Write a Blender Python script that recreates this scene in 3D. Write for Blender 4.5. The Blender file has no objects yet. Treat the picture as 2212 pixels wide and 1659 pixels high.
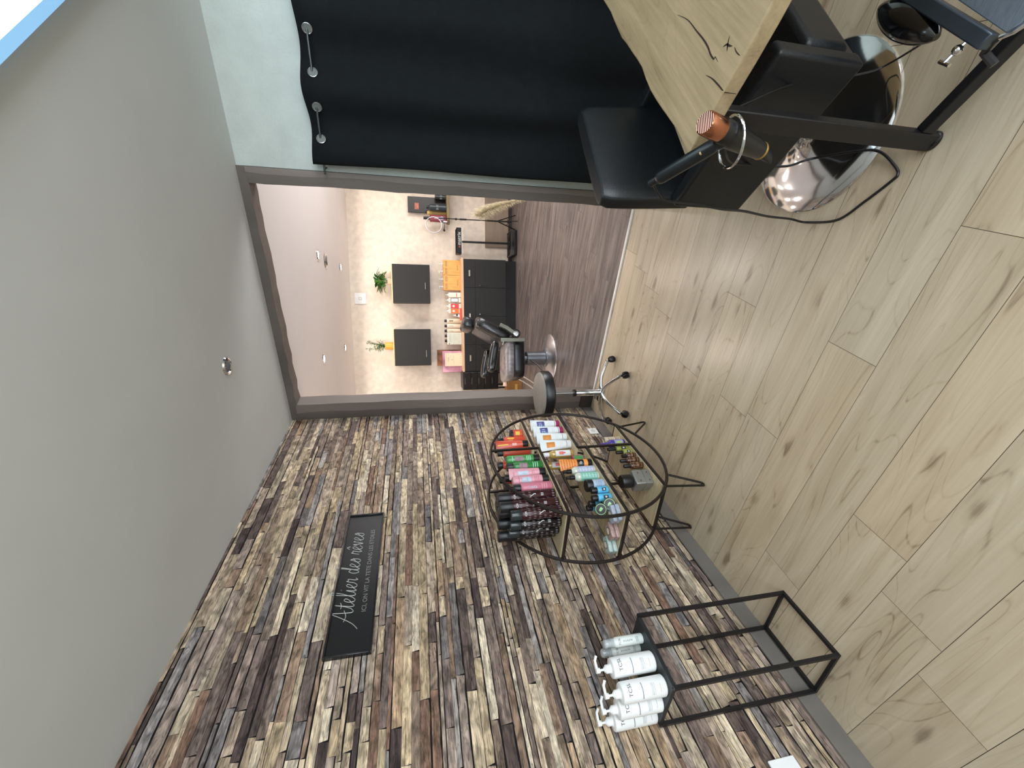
import bpy, math, random
from mathutils import Vector, Matrix
PI = math.pi
random.seed(7)
SC = bpy.context.scene
COL = SC.collection

# ------------------------------------------------------------------ camera (phone held sideways: the picture is turned a quarter)
cam_d = bpy.data.cameras.new('camera'); cam = bpy.data.objects.new('camera', cam_d); COL.objects.link(cam)
cam_d.sensor_width = 36.0; cam_d.sensor_fit = 'HORIZONTAL'; cam_d.lens = 14.906
cam_d.clip_start = 0.02; cam_d.clip_end = 60
RX = Vector((0.08536407, -0.195537, -0.97697403))
RY = Vector((-0.85364549, -0.52001888, 0.02949135))
RZ = Vector((-0.51381159, 0.83147198, -0.21131021))
m = Matrix.Identity(4)
for i in range(3):
    m[i][0] = RX[i]; m[i][1] = -RY[i]; m[i][2] = -RZ[i]
m[2][3] = 1.5
cam.matrix_world = m
SC.camera = cam
# ------------------------------------------------------------------ view and world
SC.view_settings.view_transform = 'Standard'; SC.view_settings.look = 'None'
SC.view_settings.gamma = 1.0; SC.view_settings.exposure = 0.85
SC.view_settings.use_curve_mapping = False
W = bpy.data.worlds.new('sky'); SC.world = W; W.use_nodes = True
bg = W.node_tree.nodes['Background']
bg.inputs[0].default_value = (0.62, 0.80, 1.0, 1); bg.inputs[1].default_value = 1.2
SC.cycles.use_denoising = True
SC.cycles.max_bounces = 8
SC.cycles.sample_clamp_indirect = 6.0

def light(name, kind, loc, energy, color, rot=None, to=None, **kw):
    d = bpy.data.lights.new(name, kind); d.energy = energy; d.color = color
    for k, v in kw.items(): setattr(d, k, v)
    o = bpy.data.objects.new(name, d); COL.objects.link(o); o.location = loc
    if to is not None:
        o.rotation_euler = (Vector(to) - Vector(loc)).to_track_quat('-Z', 'Y').to_euler()
    elif rot: o.rotation_euler = rot
    return o
# daylight coming in through the shop window behind the camera
light('window_daylight', 'AREA', (1.6, -2.42, 1.45), 48, (0.92, 0.96, 1.0), to=(0.2, 2.0, 1.5), shape='RECTANGLE', size=2.2, size_y=1.8)
light('side_window_daylight', 'AREA', (3.12, -0.5, 1.5), 62, (0.90, 0.95, 1.0), to=(-2.0, 0.3, 1.5), shape='RECTANGLE', size=2.6, size_y=1.5)
light('far_room_fill', 'AREA', (1.45, 4.9, 1.35), 56, (1.0, 0.95, 0.92), to=(-2.2, 5.0, 2.6), shape='RECTANGLE', size=1.5, size_y=1.7)  # added fill lamp at an unseen window to brighten the far room
# the light panel under the ceiling near the camera
PANEL_C = (0.42, 1.32)

# ------------------------------------------------------------------ frames of reference
A_L = -0.11227                                    # the left wall leans a few degrees off square
NL = Vector((math.cos(A_L), -math.sin(A_L), 0)); TL = Vector((math.sin(A_L), math.cos(A_L), 0)); DL = -1.7445
ROT_L = -A_L                                      # local +x looks out of the left wall
def WL(s, off, z): return NL * (DL + off) + TL * s + Vector((0, 0, z))
B_B = 0.40787                                     # the far room is turned against the front room
UB = Vector((math.cos(B_B), math.sin(B_B), 0)); NB = Vector((-math.sin(B_B), math.cos(B_B), 0))
def WB(u, d, z): return UB * u + NB * d + Vector((0, 0, z))
H = 2.49
YP = 2.97

# ------------------------------------------------------------------ materials
def lin(c):
    return tuple(((x / 12.92) if x <= 0.04045 else ((x + 0.055) / 1.055) ** 2.4) for x in c)
def hx(h): return tuple(int(h[i:i + 2], 16) / 255 for i in (0, 2, 4))
MATS = {}
def mat(name, col, rough=0.5, metal=0.0, var=0.06, scale=8.0, bump=0.0, bscale=None, stretch=(1, 1, 1), coat=0.0, trans=0.0, emit=None, estr=0.0, alpha=1.0, spec=None, sheen=0):
    if name in MATS: return MATS[name]
    if isinstance(col, str): col = hx(col)
    m = bpy.data.materials.new(name); m.use_nodes = True; nt = m.node_tree; N = nt.nodes; L = nt.links
    b = N['Principled BSDF']
    c = lin(col)
    tc = N.new('ShaderNodeTexCoord'); mp = N.new('ShaderNodeMapping'); L.new(tc.outputs['Object'], mp.inputs[0])
    mp.inputs['Scale'].default_value = stretch
    if var > 0:
        nz = N.new('ShaderNodeTexNoise'); nz.inputs['Scale'].default_value = scale; nz.inputs['Detail'].default_value = 4
        L.new(mp.outputs[0], nz.inputs['Vector'])
        r = N.new('ShaderNodeValToRGB'); L.new(nz.outputs[0], r.inputs[0])
        r.color_ramp.elements[0].position = 0.3; r.color_ramp.elements[1].position = 0.7
        r.color_ramp.elements[0].color = (*[max(0, x * (1 - var * 2)) for x in c], 1)
        r.color_ramp.elements[1].color = (*[min(1, x * (1 + var * 2)) for x in c], 1)
        L.new(r.outputs[0], b.inputs['Base Color'])
    else: b.inputs['Base Color'].default_value = (*c, 1)
    b.inputs['Roughness'].default_value = rough; b.inputs['Metallic'].default_value = metal
    if spec is not None: b.inputs['Specular IOR Level'].default_value = spec
    if coat: b.inputs['Coat Weight'].default_value = coat; b.inputs['Coat Roughness'].default_value = 0.1
    if trans: b.inputs['Transmission Weight'].default_value = trans; b.inputs['IOR'].default_value = 1.4
    if sheen: b.inputs['Sheen Weight'].default_value = sheen
    if alpha < 1: b.inputs['Alpha'].default_value = alpha
    if emit is not None:
        b.inputs['Emission Color'].default_value = (*lin(emit), 1); b.inputs['Emission Strength'].default_value = estr
    if bump:
        n2 = N.new('ShaderNodeTexNoise'); n2.inputs['Scale'].default_value = bscale or scale * 10; n2.inputs['Detail'].default_value = 3
        L.new(mp.outputs[0], n2.inputs['Vector'])
        bp = N.new('ShaderNodeBump'); bp.inputs['Strength'].default_value = bump; bp.inputs['Distance'].default_value = 0.01
        L.new(n2.outputs[0], bp.inputs['Height']); L.new(bp.outputs[0], b.inputs['Normal'])
    MATS[name] = m
    return m
def wood(name, c1, c2, c3, axis=0, sc=1.0, rough=0.45, use_attr=False, bump=0.08, rot=0.0, seam=None, coat=0.0, knots=True, contrast=1.0):
    """timber: long grain along one axis, growth rings, a few knots"""
    if name in MATS: return MATS[name]
    m = bpy.data.materials.new(name); m.use_nodes = True; nt = m.node_tree; N = nt.nodes; L = nt.links
    b = N['Principled BSDF']
    tc = N.new('ShaderNodeTexCoord'); src = tc.outputs['Object']
    if rot:
        r0 = N.new('ShaderNodeMapping'); r0.inputs['Rotation'].default_value = (0, 0, rot); L.new(src, r0.inputs[0]); src = r0.outputs[0]
    if use_attr:
        at = N.new('ShaderNodeAttribute'); at.attribute_name = 'offs'
        ad = N.new('ShaderNodeVectorMath'); ad.operation = 'ADD'; L.new(src, ad.inputs[0]); L.new(at.outputs['Vector'], ad.inputs[1]); src = ad.outputs[0]
    def mapped(s):
        mp = N.new('ShaderNodeMapping'); mp.inputs['Scale'].default_value = s; L.new(src, mp.inputs[0]); return mp.outputs[0]
    lo, hi = 1.3 * sc, 11 * sc
    s1 = [hi] * 3; s1[axis] = lo
    n1 = N.new('ShaderNodeTexNoise'); n1.inputs['Scale'].default_value = 1.0; n1.inputs['Detail'].default_value = 5; n1.inputs['Distortion'].default_value = 0.7
    L.new(mapped(s1), n1.inputs['Vector'])
    s2 = [95 * sc] * 3; s2[axis] = 3.0 * sc
    n2 = N.new('ShaderNodeTexNoise'); n2.inputs['Scale'].default_value = 1.0; n2.inputs['Detail'].default_value = 4
    L.new(mapped(s2), n2.inputs['Vector'])
    s3 = [5 * sc] * 3; s3[axis] = 0.8 * sc
    wv = N.new('ShaderNodeTexNoise'); wv.inputs['Scale'].default_value = 1.0; wv.inputs['Detail'].default_value = 1; wv.inputs['Distortion'].default_value = 1.0
    L.new(mapped(s3), wv.inputs['Vector'])
    mu = N.new('ShaderNodeMath'); mu.operation = 'MULTIPLY'; mu.inputs[1].default_value = 13; L.new(wv.outputs[0], mu.inputs[0])
    fr = N.new('ShaderNodeMath'); fr.operation = 'PINGPONG'; fr.inputs[1].default_value = 0.5; L.new(mu.outputs[0], fr.inputs[0])
    mr = N.new('ShaderNodeMapRange'); mr.inputs['From Min'].default_value = 0.0; mr.inputs['From Max'].default_value = 0.10; mr.inputs['To Min'].default_value = 0.22 * contrast; mr.inputs['To Max'].default_value = 0.0
    L.new(fr.outputs[0], mr.inputs['Value'])
    s = N.new('ShaderNodeMath'); s.operation = 'MULTIPLY_ADD'; L.new(n2.outputs[0], s.inputs[0]); s.inputs[1].default_value = 0.46; L.new(n1.outputs[0], s.inputs[2])
    s2_ = N.new('ShaderNodeMath'); s2_.operation = 'SUBTRACT'; L.new(s.outputs[0], s2_.inputs[0]); L.new(mr.outputs[0], s2_.inputs[1])
    out = s2_.outputs[0]
    if knots:
        vo = N.new('ShaderNodeTexVoronoi'); vo.inputs['Scale'].default_value = 1.0; vo.voronoi_dimensions = '2D'
        sk = [3.6] * 3; sk[axis] = 1.3; L.new(mapped(sk), vo.inputs['Vector'])
        km = N.new('ShaderNodeMapRange'); km.inputs['From Min'].default_value = 0.02; km.inputs['From Max'].default_value = 0.09; km.inputs['To Min'].default_value = 0.30; km.inputs['To Max'].default_value = 0.0
        L.new(vo.outputs['Distance'], km.inputs['Value'])
        s4 = N.new('ShaderNodeMath'); s4.operation = 'SUBTRACT'; L.new(out, s4.inputs[0]); L.new(km.outputs[0], s4.inputs[1]); out = s4.outputs[0]
    r = N.new('ShaderNodeValToRGB'); L.new(out, r.inputs[0])
    e = r.color_ramp.elements; e[0].position = 0.36; e[1].position = 0.92
    e[0].color = (*lin(hx(c1)), 1); e[1].color = (*lin(hx(c3)), 1)
    e2 = e.new(0.58); e2.color = (*lin(hx(c2)), 1)
    colout = r.outputs[0]
    if use_attr:
        ac = N.new('ShaderNodeAttribute'); ac.attribute_name = 'tint'
        mx = N.new('ShaderNodeMix'); mx.data_type = 'RGBA'; mx.blend_type = 'MULTIPLY'; mx.inputs[0].default_value = 1.0
        L.new(colout, mx.inputs[6]); L.new(ac.outputs['Color'], mx.inputs[7]); colout = mx.outputs[2]
    L.new(colout, b.inputs['Base Color'])
    b.inputs['Roughness'].default_value = rough
    if coat: b.inputs['Coat Weight'].default_value = coat; b.inputs['Coat Roughness'].default_value = 0.25
    if bump:
        bp = N.new('ShaderNodeBump'); bp.inputs['Strength'].default_value = bump; bp.inputs['Distance'].default_value = 0.004
        L.new(n2.outputs[0], bp.inputs['Height']); L.new(bp.outputs[0], b.inputs['Normal'])
    MATS[name] = m
    return m

# ------------------------------------------------------------------ mesh builder
class MB:
    def __init__(self): self.v = []; self.f = []; self.mi = []; self.M = Matrix.Identity(4); self.cur = 0; self.nf = set()
    def at(self, M): self.M = M; return self
    def add(self, vs, fs, flat=False):
        o = len(self.v)
        self.v += [self.M @ Vector(p) for p in vs]
        for f in fs:
            if flat: self.nf.add(len(self.f))
            self.f.append([o + i for i in f]); self.mi.append(self.cur)
        return self
    def box(self, x0, x1, y0, y1, z0, z1):
        v = [(x0, y0, z0), (x1, y0, z0), (x1, y1, z0), (x0, y1, z0), (x0, y0, z1), (x1, y0, z1), (x1, y1, z1), (x0, y1, z1)]
        return self.add(v, [(0, 3, 2, 1), (4, 5, 6, 7), (0, 1, 5, 4), (1, 2, 6, 5), (2, 3, 7, 6), (3, 0, 4, 7)])
    def lathe(self, prof, seg=24, cap0=True, cap1=True, a0=0, a1=2 * PI, sx=1, sy=1):
        full = abs(a1 - a0 - 2 * PI) < 1e-6
        n = seg if full else seg + 1
        vs = []; fs = []
        for r, z in prof:
            for k in range(n):
                a = a0 + (a1 - a0) * k / seg
                vs.append((r * math.cos(a) * sx, r * math.sin(a) * sy, z))
        for i in range(len(prof) - 1):
            for k in range(seg):
                k2 = (k + 1) % n
                fs.append((i * n + k, i * n + k2, (i + 1) * n + k2, (i + 1) * n + k))
        if full:
            if cap0: fs.append(tuple(range(n - 1, -1, -1)))
            if cap1: fs.append(tuple((len(prof) - 1) * n + k for k in range(n)))
        return self.add(vs, fs)
    def cyl(self, r, z0, z1, seg=24, r1=None): return self.lathe([(r, z0), (r if r1 is None else r1, z1)], seg)
    def tube(self, pts, r, seg=8, closed=False, square=False, rs=None):
        pts = [Vector(p) for p in pts]; n = len(pts); vs = []; fs = []
        up = None
        for i, p in enumerate(pts):
            if closed: d = pts[(i + 1) % n] - pts[i - 1]
            elif i == 0: d = pts[1] - pts[0]
            elif i == n - 1: d = pts[-1] - pts[-2]
            else: d = (pts[i + 1] - p).normalized() + (p - pts[i - 1]).normalized()
            d.normalize()
            if up is None:
                up = Vector((0, 0, 1)) if abs(d.z) < 0.9 else Vector((1, 0, 0))
            side = d.cross(up).normalized(); up = side.cross(d).normalized()
            rr = rs[i] if rs else r
            k_ = 1.0
            if not closed and 0 < i < n - 1:
                c = max(0.35, d.dot((pts[i + 1] - p).normalized())); k_ = 1 / c if square else 1.0
            for k in range(seg):
                a = 2 * PI * k / seg + (PI / 4 if square else 0)
                q = rr * (1.41421 if square else 1)
                vs.append(p + side * math.cos(a) * q * k_ + up * math.sin(a) * q * (k_ if square else 1))
        m_ = n if closed else n - 1
        for i in range(m_):
            for k in range(seg):
                k2 = (k + 1) % seg; j = (i + 1) % n
                fs.append((i * seg + k, i * seg + k2, j * seg + k2, j * seg + k))
        if not closed:
            fs.append(tuple(range(seg - 1, -1, -1))); fs.append(tuple((n - 1) * seg + k for k in range(seg)))
        return self.add([tuple(v) for v in vs], fs)
    def bar(self, a, b, r): return self.tube([a, b], r, 4, square=True)
    def prism(self, poly, z0, z1):
        n = len(poly)
        v = [(x, y, z0) for x, y in poly] + [(x, y, z1) for x, y in poly]
        return self.add(v, [tuple(range(n - 1, -1, -1)), tuple(range(n, 2 * n))] + [(i, (i + 1) % n, n + (i + 1) % n, n + i) for i in range(n)])
    def ball(self, c, rx, ry=None, rz=None, su=16, sv=10):
        ry = ry or rx; rz = rz or rx; vs = [(c[0], c[1], c[2] - rz)]; fs = []
        for i in range(1, sv):
            t = PI * i / sv
            for k in range(su):
                a = 2 * PI * k / su
                vs.append((c[0] + rx * math.sin(t) * math.cos(a), c[1] + ry * math.sin(t) * math.sin(a), c[2] - rz * math.cos(t)))
        vs.append((c[0], c[1], c[2] + rz))
        for k in range(su): fs.append((0, 1 + (k + 1) % su, 1 + k))
        for i in range(sv - 2):
            for k in range(su):
                a = 1 + i * su + k; b = 1 + i * su + (k + 1) % su; fs.append((a, b, b + su, a + su))
        l = len(vs) - 1; o = 1 + (sv - 2) * su
        for k in range(su): fs.append((o + k, o + (k + 1) % su, l))
        return self.add(vs, fs)
    def loft(self, rings, cap=True):
        n = len(rings[0]); vs = [p for r in rings for p in r]; fs = []
        for i in range(len(rings) - 1):
            for k in range(n): fs.append((i * n + k, i * n + (k + 1) % n, (i + 1) * n + (k + 1) % n, (i + 1) * n + k))
        if cap: fs.append(tuple(range(n - 1, -1, -1))); fs.append(tuple((len(rings) - 1) * n + k for k in range(n)))
        return self.add(vs, fs)
    def build(self, name, mats, parent=None, bevel=0, segs=2, smooth=40, subsurf=0):
        me = bpy.data.meshes.new(name); me.from_pydata([tuple(v) for v in self.v], [], self.f)
        if not isinstance(mats, (list, tuple)): mats = [mats]
        for q in mats: me.materials.append(q)
        me.polygons.foreach_set('material_index', self.mi)
        if smooth:
            me.polygons.foreach_set('use_smooth', [True] * len(me.polygons))
            try: me.set_sharp_from_angle(angle=math.radians(smooth))
            except Exception: pass
        me.update()
        o = bpy.data.objects.new(name, me); COL.objects.link(o)
        if parent is not None: o.parent = parent
        if bevel:
            b = o.modifiers.new('bevel', 'BEVEL'); b.width = bevel; b.segments = segs; b.limit_method = 'ANGLE'; b.angle_limit = math.radians(35)
            b.harden_normals = False
        if subsurf:
            s = o.modifiers.new('sub', 'SUBSURF'); s.levels = subsurf; s.render_levels = subsurf
        return o
def T(x, y, z): return Matrix.Translation((x, y, z))
def Rz(a): return Matrix.Rotation(a, 4, 'Z')
def Ry(a): return Matrix.Rotation(a, 4, 'Y')
def Rx(a): return Matrix.Rotation(a, 4, 'X')
def tag(o, label=None, cat=None, group=None, kind=None):
    if label: o['label'] = label
    if cat: o['category'] = cat
    if group: o['group'] = group
    if kind: o['kind'] = kind
    return o
def thing(name, label, cat, loc=(0, 0, 0), rz=0.0, group=None):
    o = bpy.data.objects.new(name, None); COL.objects.link(o); o.location = loc; o.rotation_euler = (0, 0, rz); o.empty_display_size = 0.05
    return tag(o, label, cat, group)
def copy_tree(o, label=None, loc=None, rz=None, parent=None):
    c = o.copy(); COL.objects.link(c)
    if parent is not None: c.parent = parent
    if label: c['label'] = label
    if loc is not None: c.location = loc
    if rz is not None: c.rotation_euler = (0, 0, rz)
    for ch in list(o.children): copy_tree(ch, parent=c)
    return c
_txt = {}
def text_geo(s, size=1.0, bold=False):
    """letter shapes of a line of text, centred, as flat triangles"""
    if s in _txt: v, f, w = _txt[s]
    else:
        cu = bpy.data.curves.new('t', 'FONT'); cu.body = s; cu.size = 1.0; cu.align_x = 'CENTER'; cu.align_y = 'CENTER'; cu.resolution_u = 3
        if bold: cu.offset = 0.012
        ob = bpy.data.objects.new('t', cu); COL.objects.link(ob)
        me = bpy.data.meshes.new_from_object(ob)
        v = [(p.co.x, p.co.y) for p in me.vertices]; f = [tuple(q.vertices) for q in me.polygons]
        xs = [p[0] for p in v] or [0]
        w = max(xs) - min(xs)
        bpy.data.objects.remove(ob); bpy.data.curves.remove(cu); bpy.data.meshes.remove(me)
        _txt[s] = (v, f, w)
    return [(x * size, y * size) for x, y in v], f, w * size
def text_on_cyl(mb, s, size, r, zc, turn=0.0, ang=0.0, sx=1, sy=1, width=None):
    """letters laid round a cylinder facing +x; turn=90 makes them run up the bottle"""
    v, f, w = text_geo(s, size)
    k = (width / w) if (width and w) else 1
    c, s_ = math.cos(turn), math.sin(turn); out = []
    for x, y in v:
        x, y = x * k, y * k
        x, y = x * c - y * s_, x * s_ + y * c
        a = ang + x / r
        out.append(((r + 0.0004) * math.cos(a) * sx, (r + 0.0004) * math.sin(a) * sy, zc + y))
    return mb.add(out, f)
def patch_on_cyl(mb, r, z0, z1, a0, a1, seg=10, lift=0.0003, sx=1, sy=1):
    vs = []; fs = []
    for k in range(seg + 1):
        a = a0 + (a1 - a0) * k / seg
        for z in (z0, z1): vs.append(((r + lift) * math.cos(a) * sx, (r + lift) * math.sin(a) * sy, z))
    for k in range(seg): fs.append((2 * k, 2 * k + 2, 2 * k + 3, 2 * k + 1))
    return mb.add(vs, fs)

# common materials
M_black = mat('black_powder_coat', '100f12', 0.45, 0.0, 0.1, 20, 0.05, 300)
M_brownblack = mat('dark_bronze_steel', '241d1a', 0.42, 0.3, 0.08, 20)
M_chrome = mat('chrome', 'd8dadd', 0.10, 1.0, 0.03, 3)
M_steel = mat('brushed_steel', 'a9abb0', 0.28, 1.0, 0.06, 4)
M_bplastic = mat('black_plastic', '131316', 0.35, 0, 0.08, 10)
M_bgloss = mat('glossy_black_vinyl', '0b0c0f', 0.16, 0, 0.08, 10, coat=0.6)
M_leather = mat('matt_black_leatherette', '0b1015', 0.42, 0, 0.08, 6, 0.12, 260)
M_white = mat('white_plastic', 'eef0f0', 0.35, 0, 0.02, 5)
M_clear = mat('clear_plastic', 'dfe6ea', 0.08, 0, 0.02, 5, trans=0.85)
M_offwhite = mat('cream_paper', 'ece2cf', 0.6, 0, 0.03, 6)
M_ink = mat('dark_ink', '2c3138', 0.6, 0, 0.02)
M_inkw = mat('white_ink', 'dcdedd', 0.6, 0, 0.02)
M_red = mat('red_print', 'd2463c', 0.5, 0, 0.04)
M_yellow = mat('yellow_print', 'e9c24a', 0.5, 0, 0.04)
M_board = wood('shelf_board', '9c8b6c', 'bcab88', 'cfc0a0', 0, 2.0, 0.5, knots=False)

# ================================================================== THE SETTING
def attr_mesh(name, quads, tints, offs, mats, mids=None, kind='structure'):
    """flat pieces, each with its own print colour and grain offset"""
    vs = []; fs = []
    for q in quads:
        o = len(vs); vs += [tuple(p) for p in q]; fs.append(tuple(range(o, o + len(q))))
    me = bpy.data.meshes.new(name); me.from_pydata(vs, [], fs)
    for q in mats: me.materials.append(q)
    if mids: me.polygons.foreach_set('material_index', mids)
    ct = me.attributes.new('tint', 'FLOAT_COLOR', 'FACE'); co = me.attributes.new('offs', 'FLOAT_VECTOR', 'FACE')
    ct.data.foreach_set('color', [x for t in tints for x in (*t, 1.0)])
    co.data.foreach_set('vector', [x for t in offs for x in t])
    me.update()
    o = bpy.data.objects.new(name, me); COL.objects.link(o)
    return tag(o, kind=kind)

# ---- light oak floor of the front room
M_oak = wood('light_oak_planks', '8d7b64', 'bcab90', 'cfc0a6', 0, 1.0, 0.34, use_attr=True, bump=0.05, coat=0.45, contrast=0.75)
M_seam = mat('plank_seam', '5b4f3e', 0.8, 0, 0.05)
def plank_floor(name, x0, x1, y0, y1, first_y, pitch, joints, length, mat_, mseam, clip=None, z=0.0, tv=0.09, seamw=0.0008):
    quads = []; tints = []; offs = []; mids = []
    rnd = random.Random(5)
    k0 = math.floor((y0 - first_y) / pitch)
    y = first_y + k0 * pitch; row = k0
    while y < y1:
        j = joints.get(row, None)
        if j is None: j = rnd.uniform(0, length)
        x = j - math.ceil((j - x0) / length) * length
        while x < x1:
            xa, xb = max(x, x0), min(x + length, x1); ya, yb = max(y, y0), min(y + pitch, y1)
            if xb > xa and yb > ya:
                t = 1 + rnd.uniform(-tv, tv * 0.6); w = rnd.uniform(-0.03, 0.03)
                quads.append([(xa + seamw, ya + seamw, z), (xb - seamw, ya + seamw, z), (xb - seamw, yb - seamw, z), (xa + seamw, yb - seamw, z)])
                tints.append((min(1, t * (1 + w)), min(1, t), min(1, t * (1 - w)))); offs.append((rnd.uniform(0, 40), rnd.uniform(0, 40), 0)); mids.append(0)
            x += length
        y += pitch; row += 1
    quads.append([(x0, y0, z - 0.0012), (x1, y0, z - 0.0012), (x1, y1, z - 0.0012), (x0, y1, z - 0.0012)])
    tints.append((1, 1, 1)); offs.append((0, 0, 0)); mids.append(1)
    return attr_mesh(name, quads, tints, offs, [mat_, mseam], mids)
JO = {-1: -0.676, -2: -0.748, -3: -0.822, -4: -0.905, -5: -0.995, -6: -1.088, -7: -0.598, -9: -1.046, -10: -0.579, -11: -0.125, -12: -1.072, -13: -1.226, -14: -1.354}
plank_floor('floor', -2.1, 3.2, -2.5, YP - 0.02, 2.947, 0.197, JO, 1.40, M_oak, M_seam)
# ---- dark floor of the far room
M_dark = wood('dark_brown_planks', '37312e', '585050', '857b76', 0, 1.5, 0.38, use_attr=True, bump=0.05, knots=False, contrast=0.5)
M_seam2 = mat('dark_plank_seam', '3a302d', 0.8, 0, 0.05)
plank_floor('floor', -5.2, 2.6, YP - 0.02, 8.8, 2.95, 0.16, {}, 1.25, M_dark, M_seam2, tv=0.12, seamw=0.0005)
mb = MB(); mb.box(-1.96, -0.39, YP - 0.040, YP - 0.014, 0, 0.011)
tag(mb.build('trim_1', mat('white_threshold_strip', 'e9e6e0', 0.35), bevel=0.002), kind='structure')

# ---- walls and ceilings
M_plaster = mat('white_plaster', 'bcc5c0', 0.85, 0, 0.03, 9, 0.25, 90)
M_ceil = mat('matt_ceiling_paint', 'cdd0cf', 0.92, 0, 0.012, 3)
M_cream = mat('cream_wallpaper', 'e6dacc', 0.85, 0, 0.045, 14, 0.15, 120)
M_ceil2 = mat('far_ceiling_paint', 'efe8e6', 0.6, 0, 0.01, 2, spec=0.3)
tag(MB().box(-2.6, 3.4, -2.7, YP + 0.02, H, H + 0.1).build('ceiling', M_ceil, smooth=0), kind='structure')
tag(MB().box(-5.4, 2.8, YP + 0.02, 9.0, H, H + 0.1).build('ceiling', M_ceil2, smooth=0), kind='structure')
# partition right of the opening and the room sides
tag(MB().box(-0.31, 3.3, YP, YP + 0.1, 0, H).build('wall_partition', M_plaster, smooth=0), kind='structure')
tag(MB().box(-5.3, -2.095, YP + 0.005, YP + 0.1, 0, H).build('wall_partition', M_cream, smooth=0), kind='structure')
mb = MB(); mb.box(3.2, 3.3, -2.6, -1.8, 0, H); mb.box(3.2, 3.3, 0.8, YP, 0, H); mb.box(3.2, 3.3, -1.8, 0.8, 0, 0.75); mb.box(3.2, 3.3, -1.8, 0.8, 2.25, H)
tag(mb.build('wall_right', M_plaster, smooth=0), kind='structure')
mb = MB(); mb.box(3.22, 3.28, -1.8, 0.8, 0.75, 0.81); mb.box(3.22, 3.28, -1.8, 0.8, 2.19, 2.25)
for y in (-1.8, -0.53, 0.74): mb.box(3.22, 3.28, y, y + 0.06, 0.81, 2.19)
tag(mb.build('window_2', mat('anthracite_frame', '3a3d40', 0.5), smooth=0), kind='structure')
mb = MB(); mb.box(-2.6, 0.4, -2.6, -2.5, 0, H); mb.box(2.8, 3.3, -2.6, -2.5, 0, H); mb.box(0.4, 2.8, -2.6, -2.5, 0, 0.45); mb.box(0.4, 2.8, -2.6, -2.5, 2.4, H)
tag(mb.build('wall_rear', M_plaster, smooth=0), kind='structure')
mb = MB(); mb.box(0.4, 2.8, -2.58, -2.52, 0.45, 0.51); mb.box(0.4, 2.8, -2.58, -2.52, 2.34, 2.40)
for x in (0.4, 1.57, 2.74): mb.box(x, x + 0.06, -2.58, -2.52, 0.51, 2.34)
tag(mb.build('window_1', mat('anthracite_frame', '3a3d40', 0.5), smooth=0), kind='structure')
c0 = WB(-2.0, 6.9, 0)
def wall_between(name, p, q, th, mat_, z1=H):
    p = Vector(p); q = Vector(q); d = (q - p); L_ = d.length; ang = math.atan2(d.y, d.x)
    mb = MB().at(T(p.x, p.y, 0) @ Rz(ang)); mb.box(0, L_, 0, th, 0, z1)
    return tag(mb.build(name, mat_, smooth=0), kind='structure')
wall_between('wall_back', WB(-2.6, 6.9, 0), WB(3.2, 6.9, 0), 0.1, M_cream)
wall_between('wall_back_left', (-4.9, 3.07, 0), WB(-2.4, 6.92, 0), 0.1, M_cream)
pq, pr = WB(2.75, 6.92, 0), Vector((1.9, 3.07, 0)); dd = (pr - pq)
wall_between('wall_back_right', pq, pq + dd * 0.35, 0.1, M_cream); wall_between('wall_back_right', pq + dd * 0.75, pr, 0.1, M_cream)
p1, p2 = pq + dd * 0.35, pq + dd * 0.75; aw = math.atan2(dd.y, dd.x); lw = (p2 - p1).length
mb = MB().at(T(p1.x, p1.y, 0) @ Rz(aw)); mb.box(0, lw, 0, 0.1, 0, 0.5); mb.box(0, lw, 0, 0.1, 2.3, H)
tag(mb.build('wall_back_right', M_cream, smooth=0), kind='structure')
mb = MB().at(T(p1.x, p1.y, 0) @ Rz(aw)); mb.box(0, lw, 0.02, 0.08, 0.5, 0.56); mb.box(0, lw, 0.02, 0.08, 2.24, 2.3); mb.box(0, 0.06, 0.02, 0.08, 0.56, 2.24); mb.box(lw - 0.06, lw, 0.02, 0.08, 0.56, 2.24)
tag(mb.build('added_fill_window', mat('anthracite_frame', '3a3d40', 0.5), smooth=0), kind='structure')  # window out of view, added as the opening for the far room fill
# dark skirting of the far wall and the dull panel under it
mb = MB().at(Rz(B_B)); mb.box(-1.9, 2.7, 6.885, 6.90, 0, 0.06)
tag(mb.build('baseboard_back', mat('black_skirting', '25211f', 0.5)), kind='structure')

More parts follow.
